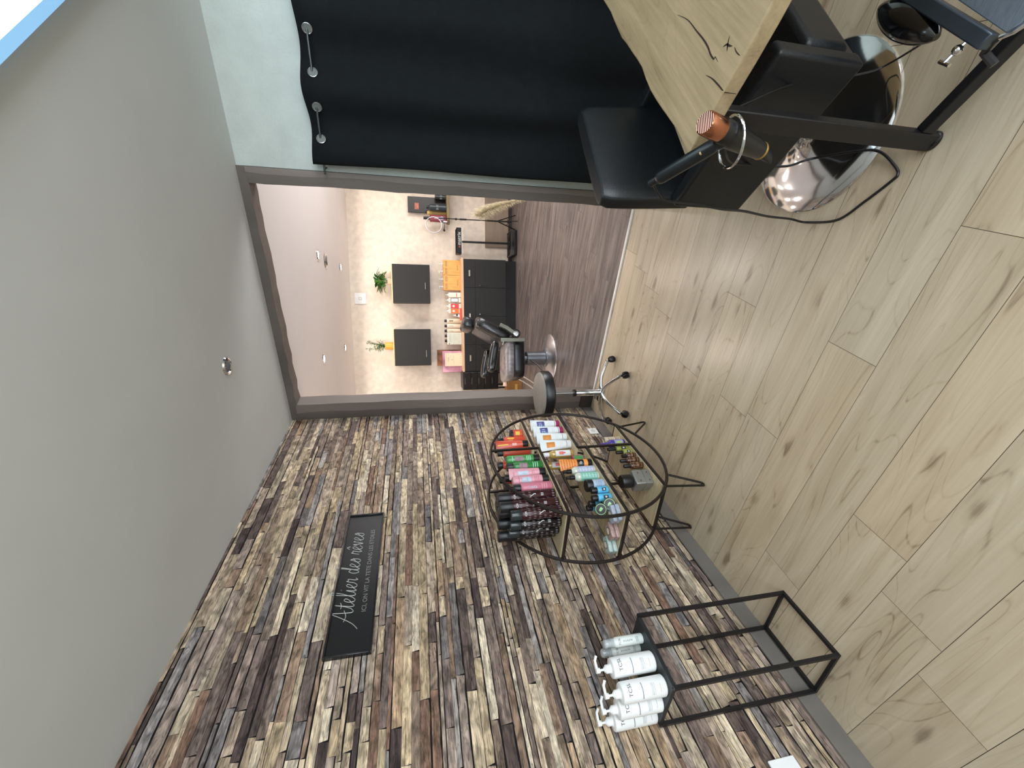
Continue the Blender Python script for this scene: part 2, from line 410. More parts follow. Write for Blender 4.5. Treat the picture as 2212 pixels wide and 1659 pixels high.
# ---- the wallpapered left wall: a print of stacked timber offcuts
def wallpaper():
    quads = []; tints = []; offs = []
    rnd = random.Random(23)
    pal = ['d3c4a4', 'cdbb98', 'c3b394', 'dccfb2', 'b9a88c', 'ab9a82', '9b8a78', '8b7c70', '786a62', '665a54', '554b48', '9b9894', 'aeaaa2', '86827e',
           'b39c7e', 'a08a74', '8c7260', 'c0b09a', 'a39686', 'c9b998', 'dfd4ba', '7f726a', 'b5a792', 'cdc0a6', '97887c', 'c7b79c', 'd5c6a8', 'b0a294']
    s0, s1, z0, z1 = -2.7, 3.26, 0.08, H
    z = z0
    P = 0.003
    while z < z1:
        h = rnd.choice([0.016, 0.02, 0.026, 0.03, 0.034, 0.04, 0.046, 0.03, 0.036])
        zt = min(z + h, z1)
        s = s0 - rnd.uniform(0, 0.3); zb = [0.0, 0.0]
        gap_row = rnd.random() < 0.62
        while s < s1:
            l = rnd.choice([0.09, 0.13, 0.18, 0.26, 0.34, 0.42, 0.5]) * rnd.uniform(0.8, 1.25)
            a_, b_ = max(s, s0), min(s + l, s1)
            if b_ - a_ > 0.004:
                g = rnd.uniform(0.0028, 0.0085) if (gap_row and rnd.random() < 0.8) else (0.0005 if rnd.random() < 0.7 else 0.002)
                g = min(g, (zt - z) * 0.4)
                n = max(1, int((b_ - a_) / 0.05)); top = []; bot = []; sl0 = rnd.uniform(0, 0.006); sl1 = -rnd.uniform(0, 0.004)
                tw = 0.0004 if gap_row else 0.0002
                for k in range(n + 1):
                    x = a_ + (b_ - a_) * k / n
                    bot.append((x + (0.0005 if k == 0 else 0) + (sl0 if k == 0 else (sl1 if k == n else 0)), z + g * (0.35 + 0.65 * abs(math.sin(x * 23 + z * 91))) + rnd.uniform(0, 0.0006)))
                    top.append((x, zt - rnd.uniform(0, tw)))
                off = -0.0115
                quads.append([WL(x, off, y) for x, y in bot] + [WL(x, off, y) for x, y in reversed(top)])
                c = lin(hx(rnd.choice(pal))); f = rnd.uniform(0.8, 1.15)
                tints.append((min(1, c[0] * f), min(1, c[1] * f * 0.945), min(1, c[2] * f * 0.96))); offs.append((rnd.uniform(0, 50), rnd.uniform(0, 50), rnd.uniform(0, 50)))
            s += l
        z = zt
    quads.append([WL(s, -0.013, z) for s, z in ((s0, z0 - 0.08), (s1, z0 - 0.08), (s1, z1), (s0, z1))])
    tints.append(lin(hx('1b1618'))); offs.append((0, 0, 0))
    m = bpy.data.materials.new('timber_print_wallpaper'); m.use_nodes = True; nt = m.node_tree; N = nt.nodes; L = nt.links
    b = N['Principled BSDF']; b.inputs['Roughness'].default_value = 0.8; b.inputs['Specular IOR Level'].default_value = 0.25
    tc = N.new('ShaderNodeTexCoord'); rt = N.new('ShaderNodeMapping'); rt.inputs['Rotation'].default_value = (0, 0, -A_L); L.new(tc.outputs['Object'], rt.inputs[0])
    at = N.new('ShaderNodeAttribute'); at.attribute_name = 'offs'
    ad = N.new('ShaderNodeVectorMath'); ad.operation = 'ADD'; L.new(rt.outputs[0], ad.inputs[0]); L.new(at.outputs['Vector'], ad.inputs[1])
    def nz(sc, det, dist=0.4):
        mp = N.new('ShaderNodeMapping'); mp.inputs['Scale'].default_value = sc; L.new(ad.outputs[0], mp.inputs[0])
        n = N.new('ShaderNodeTexNoise'); n.inputs['Scale'].default_value = 1; n.inputs['Detail'].default_value = det; n.inputs['Distortion'].default_value = dist; L.new(mp.outputs[0], n.inputs['Vector']); return n.outputs[0]
    g1 = nz((1, 14, 150), 5, 1.2); g2 = nz((1, 16, 34), 3, 0.8)
    r1 = N.new('ShaderNodeMapRange'); r1.inputs[1].default_value = 0.3; r1.inputs[2].default_value = 0.72; r1.inputs[3].default_value = 0.5; r1.inputs[4].default_value = 1.28; L.new(g1, r1.inputs[0])
    r2 = N.new('ShaderNodeMapRange'); r2.inputs[1].default_value = 0.32; r2.inputs[2].default_value = 0.65; r2.inputs[3].default_value = 0.42; r2.inputs[4].default_value = 1.22; L.new(g2, r2.inputs[0])
    mu = N.new('ShaderNodeMath'); mu.operation = 'MULTIPLY'; L.new(r1.outputs[0], mu.inputs[0]); L.new(r2.outputs[0], mu.inputs[1])
    g3 = nz((1, 4, 46), 2, 1.5)
    sb = N.new('ShaderNodeMath'); sb.operation = 'SUBTRACT'; L.new(g3, sb.inputs[0]); sb.inputs[1].default_value = 0.5
    ab = N.new('ShaderNodeMath'); ab.operation = 'ABSOLUTE'; L.new(sb.outputs[0], ab.inputs[0])
    r3 = N.new('ShaderNodeMapRange'); r3.inputs[1].default_value = 0.004; r3.inputs[2].default_value = 0.02; r3.inputs[3].default_value = 0.45; r3.inputs[4].default_value = 1.0; L.new(ab.outputs[0], r3.inputs[0])
    m3 = N.new('ShaderNodeMath'); m3.operation = 'MULTIPLY'; L.new(mu.outputs[0], m3.inputs[0]); L.new(r3.outputs[0], m3.inputs[1]); mu = m3
    ac = N.new('ShaderNodeAttribute'); ac.attribute_name = 'tint'
    vm = N.new('ShaderNodeVectorMath'); vm.operation = 'SCALE'; L.new(ac.outputs['Vector'], vm.inputs[0]); L.new(mu.outputs[0], vm.inputs['Scale'])
    L.new(vm.outputs[0], b.inputs['Base Color'])
    return attr_mesh('wall_left', quads, tints, offs, [m])
wallpaper()
mb = MB(); mb.at(Rz(ROT_L)); mb.box(DL - 0.1, DL - 0.014, -2.75, 3.26, 0, H)
tag(mb.build('wall_left_core', M_plaster, smooth=0), kind='structure')
M_taupe = mat('taupe_paint', '6f6a64', 0.6, 0, 0.06, 6)
mb = MB(); mb.at(Rz(ROT_L)); mb.box(DL - 0.0125, DL, -2.6, 3.24, 0, 0.082)
tag(mb.build('baseboard_left', M_taupe, bevel=0.003), kind='structure')

# ---- painted timber frame of the opening
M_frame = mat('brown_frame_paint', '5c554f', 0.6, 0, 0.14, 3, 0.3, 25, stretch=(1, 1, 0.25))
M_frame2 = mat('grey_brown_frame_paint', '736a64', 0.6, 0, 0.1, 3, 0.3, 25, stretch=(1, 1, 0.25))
def wobbly_post(name, x0, x1, ya, yb, z0, z1, amp, mats, seed, face_split=None):
    rnd = random.Random(seed); n = 26; rings = []
    j = [[rnd.uniform(-amp, amp) for _ in range(5)] for _ in range(n + 1)]
    for i in range(1, n):
        for k in range(5): j[i][k] = 0.5 * j[i][k] + 0.25 * (j[i - 1][k] + j[i + 1][k])
    mb = MB(); vs = []; fs = []; mi = []
    for i in range(n + 1):
        z = z0 + (z1 - z0) * i / n
        xs = face_split if face_split else (x0 + x1) / 2
        vs += [(x0, ya, z), (xs + j[i][1] * 1.5, ya - 0.004, z), (x1 + j[i][0], ya, z), (x1 + j[i][2], yb, z), (x0, yb, z)]
    for i in range(n):
        for k in range(5):
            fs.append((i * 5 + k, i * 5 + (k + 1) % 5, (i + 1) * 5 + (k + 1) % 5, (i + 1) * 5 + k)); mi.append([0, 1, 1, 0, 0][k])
    mb.add(vs, fs); mb.mi = mi
    mb.add([vs[k] for k in range(5)], [(4, 3, 2, 1, 0)]); mb.add([vs[n * 5 + k] for k in range(5)], [(0, 1, 2, 3, 4)])
    return tag(mb.build(name, mats, smooth=50), kind='structure')
wobbly_post('trim_2', -2.10, -1.957, YP - 0.012, YP + 0.105, 0, 2.445, 0.006, [M_frame, M_frame2], 1, -2.03)
# right post (mirrored build)
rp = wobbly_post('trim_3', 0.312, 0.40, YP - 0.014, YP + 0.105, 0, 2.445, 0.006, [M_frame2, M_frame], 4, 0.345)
for v in rp.data.vertices: v.co.x = -v.co.x
rp.data.flip_normals()
def beam():
    rnd = random.Random(9); n = 24; vs = []; fs = []; mi = []
    for i in range(n + 1):
        x = -2.10 + (1.79) * i / n; k = rnd.uniform(-0.005, 0.005)
        vs += [(x, YP - 0.012, 2.438 + k), (x, YP - 0.016, H), (x, YP + 0.105, H), (x, YP + 0.105, 2.436 + k)]
    for i in range(n):
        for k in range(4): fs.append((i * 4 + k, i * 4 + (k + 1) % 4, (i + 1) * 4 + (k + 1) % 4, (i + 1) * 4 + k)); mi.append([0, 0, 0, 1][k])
    mb = MB(); mb.add(vs, fs); mb.mi = mi; mb.add(vs[:4], [(0, 1, 2, 3)]); mb.add(vs[-4:], [(3, 2, 1, 0)])
    return tag(mb.build('trim_4', [M_frame, M_frame2], smooth=50), kind='structure')
beam()
# small dark block at the foot of the left post
mb = MB(); mb.box(-2.085, -1.95, YP - 0.032, YP - 0.012, 0.0, 0.11)
tag(mb.build('trim_5', mat('dark_brown_plinth', '3a322e', 0.5), bevel=0.003), kind='structure')

# ================================================================== LAMPS OF THE PLACE
# panel under the ceiling near the camera: white face, pale blue rim given a glow to tint the ceiling
ang = math.radians(62.8)
pt = thing('light_panel', 'bright white light panel with pale blue rim under the front room ceiling', 'ceiling light', (0, 0, H), 0)
# local frame: +x along the visible edge, +y away from the camera's view of the ceiling
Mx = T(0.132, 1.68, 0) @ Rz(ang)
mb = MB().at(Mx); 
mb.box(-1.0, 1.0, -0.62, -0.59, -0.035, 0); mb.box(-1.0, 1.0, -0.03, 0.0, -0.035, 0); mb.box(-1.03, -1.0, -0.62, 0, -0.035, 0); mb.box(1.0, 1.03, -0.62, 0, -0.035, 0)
mb.build('frame', mat('blue_rim_added_glow', '9cc8ee', 0.4, 0.0, 0.02, emit=(0.55, 0.80, 1.0), estr=0.28), pt)
mb = MB().at(Mx); mb.box(-1.0, 1.0, -0.59, -0.03, -0.028, -0.005)
mb.build('diffuser', mat('panel_diffuser', 'ffffff', 0.5, 0, 0, emit=(0.86, 0.95, 1.0), estr=1.6), pt)

M_spot_on = mat('lit_lamp_glass', 'ffffff', 0.3, 0, 0, emit=(1.0, 0.93, 0.86), estr=60)
M_spot_off = mat('unlit_lamp_glass', '6c6f74', 0.15, 0.3, 0.1, 30)
def downlight(x, y, label, lit, energy=0, k=1.25):
    t = thing('downlight', label, 'ceiling light', (x, y, H), 0, 'round spotlights in the ceilings')
    mb = MB().at(Matrix.Diagonal((k, k, 1, 1))); mb.lathe([(0.030, -0.004), (0.034, -0.010), (0.043, -0.008), (0.047, 0.0)], 32, cap0=False, cap1=False)
    mb.build('trim_ring', M_chrome, t)
    mb = MB().at(Matrix.Diagonal((k, k, 1, 1)))
    if lit: mb.lathe([(0.001, -0.006), (0.030, -0.005), (0.030, 0.0)], 24, cap1=False); mb.build('lamp', M_spot_on, t)
    else:
        mb.lathe([(0.001, -0.018), (0.016, -0.016), (0.026, -0.009), (0.031, 0.0)], 24, cap1=False); mb.build('lamp', M_spot_off, t)
    if lit:
        light('spotlight_beam', 'SPOT', (x, y, H - 0.02), energy, (1.0, 0.89, 0.80), to=(x, y, 0), spot_size=math.radians(172), spot_blend=0.25, shadow_soft_size=0.03)
downlight(-1.19, 2.19, 'unlit chrome spotlight in the front room ceiling before the beam', False, k=1.05)
downlight(-1.43, 5.04, 'unlit chrome spotlight in the far room ceiling beside a lit one', False, k=1.85)
downlight(-1.277, 4.70, 'lit spotlight in the far room ceiling, right one of the nearer pair', True, 12)
downlight(-1.758, 5.92, 'lit spotlight in the far room ceiling above the right wall cabinet', True, 7.5)
downlight(-2.742, 5.51, 'lit spotlight in the far room ceiling above the left wall cabinet', True, 7.5)
downlight(-0.08, 5.22, 'added fill spotlight far to the right in the far room ceiling, nearer row', True, 12)  # these unseen spotlights, right and left, are added to brighten the far room
downlight(-0.78, 6.34, 'added fill spotlight far to the right in the far room ceiling, row by the wall', True, 6)
downlight(-3.20, 3.87, 'added fill spotlight far to the left in the far room ceiling, nearer row', True, 12)
downlight(-3.62, 5.20, 'added fill spotlight far to the left in the far room ceiling, row by the wall', True, 6)
downlight(-2.243, 4.251, 'lit spotlight in the far room ceiling, left one of the nearer pair', True, 12)

# ================================================================== FRONT ROOM THINGS
# ---- sign on the left wall, hand lettered
def spline(pts, n=7):
    """smooth line through hand-placed points"""
    P = [Vector((x, y, 0)) for x, y in pts]; out = []
    for i in range(len(P) - 1):
        p0 = P[max(i - 1, 0)]; p1 = P[i]; p2 = P[i + 1]; p3 = P[min(i + 2, len(P) - 1)]
        for k in range(n):
            t = k / n
            out.append(0.5 * ((2 * p1) + (p2 - p0) * t + (2 * p0 - 5 * p1 + 4 * p2 - p3) * t * t + (3 * p1 - p0 - 3 * p2 + p3) * t ** 3))
    out.append(P[-1]); return out
SCRIPT = {  # x advance, strokes; x-height 1, ascender 2.3
 'A': (1.75, [[(-0.5, -0.55), (0.1, 0.0), (0.75, 1.1), (1.2, 1.95), (1.25, 1.2), (1.28, 0.3), (1.45, 0.0), (1.75, 0.25)], [(0.3, 0.75), (0.9, 0.62), (1.55, 0.85)]]),
 't': (0.62, [[(0, 0.2), (0.25, 0.9), (0.42, 1.75), (0.28, 0.7), (0.25, 0.15), (0.4, 0.0), (0.62, 0.25)], [(0.0, 1.2), (0.35, 1.15), (0.7, 1.3)]]),
 'e': (0.72, [[(0, 0.25), (0.35, 0.5), (0.55, 0.85), (0.35, 1.0), (0.14, 0.6), (0.2, 0.1), (0.45, 0.0), (0.72, 0.28)]]),
 'l': (0.62, [[(0, 0.25), (0.4, 1.2), (0.6, 2.2), (0.42, 2.35), (0.25, 1.4), (0.2, 0.3), (0.35, 0.0), (0.62, 0.25)]]),
 'i': (0.45, [[(0, 0.25), (0.22, 0.95), (0.15, 0.25), (0.25, 0.0), (0.45, 0.25)], [(0.27, 1.4), (0.29, 1.46)]]),
 'r': (0.62, [[(0, 0.25), (0.2, 1.05), (0.28, 0.88), (0.5, 0.92), (0.38, 0.3), (0.45, 0.0), (0.62, 0.2)]]),
 'd': (0.82, [[(0.5, 0.85), (0.3, 1.0), (0.08, 0.6), (0.14, 0.08), (0.38, 0.1), (0.6, 0.7), (0.85, 1.7), (0.95, 2.35), (0.8, 2.2), (0.62, 1.0), (0.56, 0.2), (0.68, 0.0), (0.86, 0.25)]]),
 's': (0.62, [[(0, 0.2), (0.3, 0.75), (0.42, 1.02), (0.55, 0.5), (0.42, 0.05), (0.15, 0.05), (0.1, 0.3), (0.3, 0.55), (0.62, 0.75)]]),
 'v': (0.75, [[(0, 0.6), (0.15, 1.0), (0.25, 0.4), (0.35, 0.0), (0.55, 0.6), (0.58, 1.0), (0.75, 0.85)]]),
 '^': (0.0, [[(0.15, 1.3), (0.4, 1.6), (0.55, 1.28)]]),
 ' ': (0.6, [])}
def script_text(mb, s, h, total, r, x=0.0):
    adv = 0; runs = []
    i = 0
    for ch in s:
        a, st = SCRIPT[ch]
        for q in st: runs.append([(px + adv + 0.28 * py * 0.4, py) for px, py in q])
        adv += a
    k = total / adv
    for q in runs:
        pts = spline([(px * k - total / 2, py * h) for px, py in q], 5)
        mb.tube([(x, p.x, p.y) for p in pts], r, 5)
s_c, z_c = (1.955 + 1.185) / 2, 1.82
t = thing('wall_sign', 'black framed wall sign reading Atelier des rêves in handwriting', 'sign', WL(s_c + 0.018, -0.011, z_c), ROT_L)
hw, hh = 0.41, 0.094
mb = MB(); mb.box(0, 0.012, -hw + 0.008, hw - 0.008, -hh + 0.008, hh - 0.008); mb.build('panel', mat('sign_black', '08080a', 0.4, 0, 0.05), t)
mb = MB(); mb.box(0, 0.022, -hw, hw, hh - 0.008, hh); mb.box(0, 0.022, -hw, hw, -hh, -hh + 0.008); mb.box(0, 0.022, -hw, -hw + 0.008, -hh + 0.008, hh - 0.008); mb.box(0, 0.022, hw - 0.008, hw, -hh + 0.008, hh - 0.008)
mb.build('frame', mat('sign_gloss_rim', '232325', 0.12, 0.2, 0.03), t, bevel=0.002)
mb = MB(); script_text(mb, 'Atelier des r^eves', 0.047, 0.54, 0.0016, 0.0125); mb.build('script_lettering', mat('sign_silver_ink', 'b6b8b4', 0.4, 0.2, 0.03), t)
mb = MB(); v, f, w = text_geo('ICI, ON VIT LA TETE DANS LES ETOILES', 0.03); k = 0.50 / w
mb.add([(0.0125, x * k + 0.035, y * 0.95 - 0.045) for x, y in v], f); mb.build('small_lettering', mat('sign_grey_ink', '84857f', 0.5, 0, 0.03), t)

# ---- sockets
t = tag(MB().box(0, 0.009, -0.075, 0.075, -0.052, 0.052).build('blank_plate', M_white, bevel=0.003), 'white blank plate low on the left wall, nearest the camera', 'wall plate')
t.location = WL(0.495, -0.011, 0.307); t.rotation_euler = (0, 0, ROT_L)
t = thing('wall_socket', 'white wall socket just above the skirting beside the opening', 'wall socket', WL(2.76, -0.011, 0.135), ROT_L)
mb = MB(); mb.box(0, 0.01, -0.04, 0.04, -0.036, 0.036); mb.build('plate', M_white, t, bevel=0.003)
mb = MB(); mb.at(T(0.0095, 0, 0) @ Ry(PI / 2)); mb.lathe([(0.02, 0), (0.02, 0.003), (0.017, 0.003), (0.017, 0.001)], 20); mb.build('insert', mat('white_insert', 'd5d6d4', 0.4), t)

# ---- round metal shelf
CS, CZ, RR, RT = 1.938, 0.617, 0.505, 0.0085
t = thing('round_shelf', 'round brown metal shelf unit on hairpin legs against the timber wall', 'shelf unit', WL(CS, 0, 0), ROT_L)
FO, BO = 0.35, 0.05
# local: x = off, y = s-CS, z
def ring(x): return [(x, RR * math.cos(a), CZ + RR * math.sin(a)) for a in [2 * PI * k / 64 for k in range(64)]]
mb = MB(); mb.tube(ring(FO), RT, 8, closed=True); mb.build('front_ring', M_brownblack, t)
mb = MB(); mb.tube(ring(BO), RT, 8, closed=True); mb.build('back_ring', M_brownblack, t)
def chord(z): return math.sqrt(max(0, RR * RR - (z - CZ) ** 2))
SH = [('T1', 0.850, 2.047 - CS, None), ('T2', 0.820, None, 2.047 - CS), ('M1', 0.580, 2.03 - CS, None), ('M2', 0.528, None, 2.02 - CS), ('B', 0.228, None, None)]
for n_, z, ya, yb in SH:
    c = chord(z); y0 = -c if ya is None else ya; y1 = c if yb is None else yb
    mb = MB(); mb.bar((FO, y0, z), (FO, y1, z), 0.006); mb.bar((BO, y0, z), (BO, y1, z), 0.006)
    ends = []
    if ya is None: ends.append(y0)
    if yb is None: ends.append(y1)
    for y in ends: mb.bar((BO, y, z), (FO, y, z), 0.006)
    mb.build('shelf_rail', M_brownblack, t)
    mb = MB(); e0 = 0.012 if ya is None else 0.0; e1 = 0.012 if yb is None else 0.0
    mb.box(BO + 0.006, FO - 0.006, y0 + e0, y1 - e1, z - 0.006, z + 0.010); mb.build('shelf_board', M_board, t)
for y, z0, z1 in ((2.047 - CS, 0.82, CZ + chord(0) if False else CZ + math.sqrt(RR ** 2 - 0.109 ** 2)), (2.026 - CS, 0.228, 0.58)):
    for x in (FO, BO):
        mb = MB(); mb.bar((x, y, z0), (x, y, z1), 0.006); mb.build('upright', M_brownblack, t)
for y in (-0.33, 0.33):
    zc = CZ - math.sqrt(RR ** 2 - y ** 2)
    for x in (FO, BO):
        sgn = 1 if y > 0 else -1
        ya, yb = (0.296, 0.195) if sgn > 0 else (-0.231, -0.326)
        za = CZ - math.sqrt(RR ** 2 - ya ** 2); zb = CZ - math.sqrt(RR ** 2 - yb ** 2); yt = 0.333 if sgn > 0 else -0.335
        mb = MB(); mb.tube([(x, ya, za), (x, yt + 0.008, 0.012) if sgn > 0 else (x, yt + 0.012, 0.012), (x, yt, 0.0065), (x, yt - 0.012, 0.012), (x, yb, zb)], 0.0065, 8); mb.build('hairpin_leg', M_brownblack, t)

# ---- black square plant stand used as a side table
P0 = Vector((-1.615, 0.81)); 
t = thing('side_table', 'tall black wire frame side table against the timber wall', 'side table', (-1.700, 0.675, 0), ROT_L - 0.02)
hx_, hy_ = 0.113, 0.134; TH = 0.69
top = MB(); top.box(-hx_, hx_, -hy_, hy_, TH - 0.014, TH); top.build('top', mat('dark_steel_top', '24282b', 0.45, 0.2, 0.08, 12), t, bevel=0.001)
for sx in (-1, 1):
    for sy in (-1, 1): MB().box(sx * hx_ - 0.0065, sx * hx_ + 0.0065, sy * hy_ - 0.0065, sy * hy_ + 0.0065, 0, TH).build('leg', M_black, t)
for a_, b_ in (((-1, -1), (1, -1)), ((-1, 1), (1, 1)), ((-1, -1), (-1, 1)), ((1, -1), (1, 1))):
    MB().bar((a_[0] * hx_, a_[1] * hy_, 0.0065), (b_[0] * hx_, b_[1] * hy_, 0.0065), 0.0065).build('foot_rail', M_black, t)

# pump and mist bottles on it
def pump_head(t, z, r, col=M_white, h=0.05, spout=0.045, ang=0.0):
    mb = MB(); mb.lathe([(r, z), (r, z + 0.014), (r * 0.7, z + 0.018), (r * 0.45, z + 0.022), (0.004, z + 0.023), (0.004, z + h * 0.7), (0.009, z + h * 0.72), (0.009, z + h), (0.001, z + h)], 16)
    mb.at(Rz(ang)); mb.tube([(0, 0, z + h - 0.005), (spout * 0.7, 0, z + h - 0.004), (spout, 0, z + h - 0.012)], 0.005, 8)
    mb.build('pump', col, t)
def pump_bottle(name, label, loc, rz, r, h, text, lines, group='pump bottles on the side table', mat_=M_white, pumpang=0.0, ink=M_ink, ph=0.052):
    t = thing(name, label, 'bottle', loc, rz, group)
    mb = MB(); mb.lathe([(r * 0.9, 0), (r, 0.004), (r, h - 0.006), (r * 0.93, h), (r * 0.5, h + 0.003), (r * 0.4, h + 0.008)], 32); mb.build('body', mat_, t)
    pump_head(t, h + 0.006, r * 0.42, mat_, ph, 0.045, pumpang)
    mb = MB(); text_on_cyl(mb, text, 0.019, r, h * 0.84, ang=0.3); mb.build('brand_print', ink, t)
    for z, wd, th in lines:
        mb = MB(); patch_on_cyl(mb, r, h * z, h * z + th, -wd, wd); mb.build('print_line', mat('grey_ink', '8a949c', 0.6), t)
    return t
LN = [(0.56, 0.75, 0.0035), (0.36, 0.55, 0.001), (0.34, 0.55, 0.001), (0.32, 0.55, 0.001), (0.29, 0.55, 0.001), (0.16, 0.4, 0.001)]
TZ = TH
pb = [('large white pump bottle at the corner of the side table nearest the opening', (-1.64, 0.672), -0.45),
      ('large white pump bottle at the front corner of the side table nearest the camera', (-1.638, 0.590), -0.5),
      ('large white pump bottle, middle one of the row along the side table edge', (-1.717, 0.575), -0.55),
      ('large white pump bottle of the side table standing closest to the wall', (-1.802, 0.572), -0.6)]
for lb, (x, y), rz in pb: pump_bottle('pump_bottle', lb, (x, y, TZ), rz, 0.034, 0.165, 'TCSL', LN, pumpang=1.6)
def mist_bottle(label, x, y, rz):
    t = thing('spray_bottle', label, 'bottle', (x, y, TZ), rz, 'slim spray bottles on the side table')
    mb = MB(); mb.lathe([(0.017, 0), (0.0185, 0.003), (0.0185, 0.108), (0.014, 0.116), (0.011, 0.12)], 24); mb.build('body', mat('milky_plastic', 'd9e0dc', 0.3, 0, 0.03), t)
    mb = MB(); mb.lathe([(0.0125, 0.118), (0.0125, 0.128), (0.009, 0.13), (0.009, 0.143), (0.012, 0.145), (0.012, 0.153), (0.001, 0.156)], 16); mb.tube([(0, 0, 0.149), (0.016, 0, 0.149)], 0.003, 6); mb.build('spray_head', M_white, t)
    mb = MB(); mb.lathe([(0.0165, 0.119), (0.0165, 0.150), (0.013, 0.158), (0.001, 0.159)], 20, cap0=False); mb.build('clear_cap', M_clear, t)
    mb = MB(); text_on_cyl(mb, 'TCSL', 0.011, 0.0185, 0.098); text_on_cyl(mb, 'NUTRITIVE', 0.008, 0.0185, 0.065, turn=PI / 2)
    for z in (0.03, 0.026, 0.022): patch_on_cyl(mb, 0.0185, z, z + 0.001, -0.5, 0.5)
    mb.build('print', M_ink, t)
mist_bottle('slim spray bottle with clear cap, front one at the side table end towards the opening', -1.646, 0.758, -0.4)
mist_bottle('slim spray bottle with clear cap, rear one half hidden at the side table end', -1.700, 0.752, -0.5)

# ---- products on the round shelf
M_cap = mat('black_cap', '141416', 0.4, 0, 0.06, 10)
def prod(name, label, s, off, z, group, cat='bottle', turn=-0.65): return thing(name, label, cat, WL(s, off, z), ROT_L + turn, group)
def squeeze_tube(t, r, h, col, cap, cap_h=0.022, wide=1.25, cap_r=None):
    rings = []
    n = 24; cr = cap_r or r * 0.98
    mb = MB(); mb.lathe([(cr * 0.97, 0), (cr, 0.002), (cr, cap_h)], n); mb.build('cap', cap, t)
    for i in range(10):
        f = i / 9; z = cap_h + (h - cap_h) * f; fx = (1 - f) ** 0.75 * r if f < 1 else 0; fx = max(fx, 0.0012); fy = r * (1 + (wide - 1) * f)
        rings.append([(fx * math.cos(2 * PI * k / n), fy * math.sin(2 * PI * k / n), z) for k in range(n)])
    mb = MB(); mb.loft(rings); mb.build('body', col, t)
    return lambda z: (max(1 - (z - cap_h) / (h - cap_h), 0.0) ** 0.75, 1 + (wide - 1) * (z - cap_h) / (h - cap_h))
def tube_print(mb, prof, r, za, zb, ya, yb, nz=6, ny=6, lift=0.0006):
    vs = []; fs = []
    for i in range(nz + 1):
        z = za + (zb - za) * i / nz; fx, fy = prof(z)
        for k in range(ny + 1):
            y = (ya + (yb - ya) * k / ny); yy = y * r * fy; q = max(0, 1 - y * y)
            vs.append((r * fx * math.sqrt(q) + lift, yy, z))
    for i in range(nz):
        for k in range(ny): a = i * (ny + 1) + k; fs.append((a, a + 1, a + ny + 2, a + ny + 1))
    mb.add(vs, fs)
def round_bottle(t, r, h, col, cap, cap_h, cap_r, shoulder=0.012, sx=1.0):
    mb = MB(); b = h - cap_h
    mb.lathe([(r * 0.92, 0), (r, 0.003), (r, b - shoulder), (r * 0.9, b - shoulder * 0.4), (cap_r * 0.9, b)], 28, sx=sx); mb.build('body', col, t)
    if cap is not None:
        mb = MB(); mb.lathe([(cap_r, b - 0.001), (cap_r, h - 0.002), (cap_r * 0.93, h)], 24, sx=max(sx, 0.8)); mb.build('cap', cap, t)
# orange care line, top right
M_or = mat('orange_red_plastic', 'd0503a', 0.35, 0, 0.04)
M_or2 = mat('salmon_jar_plastic', 'd86c50', 0.35, 0, 0.04)
ZT1, ZT2, ZM1, ZM2, ZB = 0.861, 0.831, 0.591, 0.539, 0.239
GO = 'orange care products on the top shelf'
def orange(label, s, off, kind, h, r=0.026):
    if kind == 'jar':
        t = prod('jar', label, s, off, ZT1, GO, 'jar'); round_bottle(t, r, h, M_or, M_cap, 0.014, r * 1.01, 0.004)
        mb = MB(); patch_on_cyl(mb, r, h * 0.25, h * 0.62, -0.4, 0.35); mb.build('label_print', M_yellow, t)
    elif kind == 'tube':
        t = prod('tube', label, s, off, ZT1, GO, 'tube'); pf = squeeze_tube(t, r, h, M_or, M_cap, 0.034)
        mb = MB(); tube_print(mb, pf, r, h * 0.62, h * 0.95, -0.15, 0.12); mb.build('label_print', M_yellow, t)
        mb = MB(); tube_print(mb, pf, r, h * 0.36, h * 0.5, -0.4, 0.2); mb.build('small_print', mat('pale_red_ink', 'e9b7a6', 0.6), t)
    else:
        t = prod('bottle', label, s, off, ZT1, GO); round_bottle(t, r, h, M_or, M_cap, 0.03, r * 0.8, 0.016, 0.75)
        mb = MB(); text_on_cyl(mb, 'sun', 0.02, r, h * 0.55, turn=PI / 2, sx=0.75); patch_on_cyl(mb, r, h * 0.42, h * 0.68, 0.3, 0.6, sx=0.75); mb.build('label_print', M_yellow, t)
    return t
orange('small orange jar with black lid at the right end of the top shelf', 2.300, 0.290, 'jar', 0.078, 0.034)
o_ = orange('tall orange pot with black lid in the back row behind the small orange jar', 2.262, 0.222, 'jar', 0.185, 0.033)
orange('orange bottle with yellow print between the orange jar and the orange tube', 2.222, 0.292, 'bottle', 0.168, 0.032)
orange('orange tube standing on its black cap on the top shelf', 2.155, 0.31, 'tube', 0.198, 0.026)
orange('orange bottle with black top right of the shelf divider', 2.094, 0.30, 'bottle', 0.198, 0.028)
orange('orange bottle in the back row behind the shelf divider', 2.105, 0.20, 'bottle', 0.19, 0.027)
orange('orange bottle at the very back of the top shelf near the wall', 2.07, 0.115, 'bottle', 0.18, 0.027)
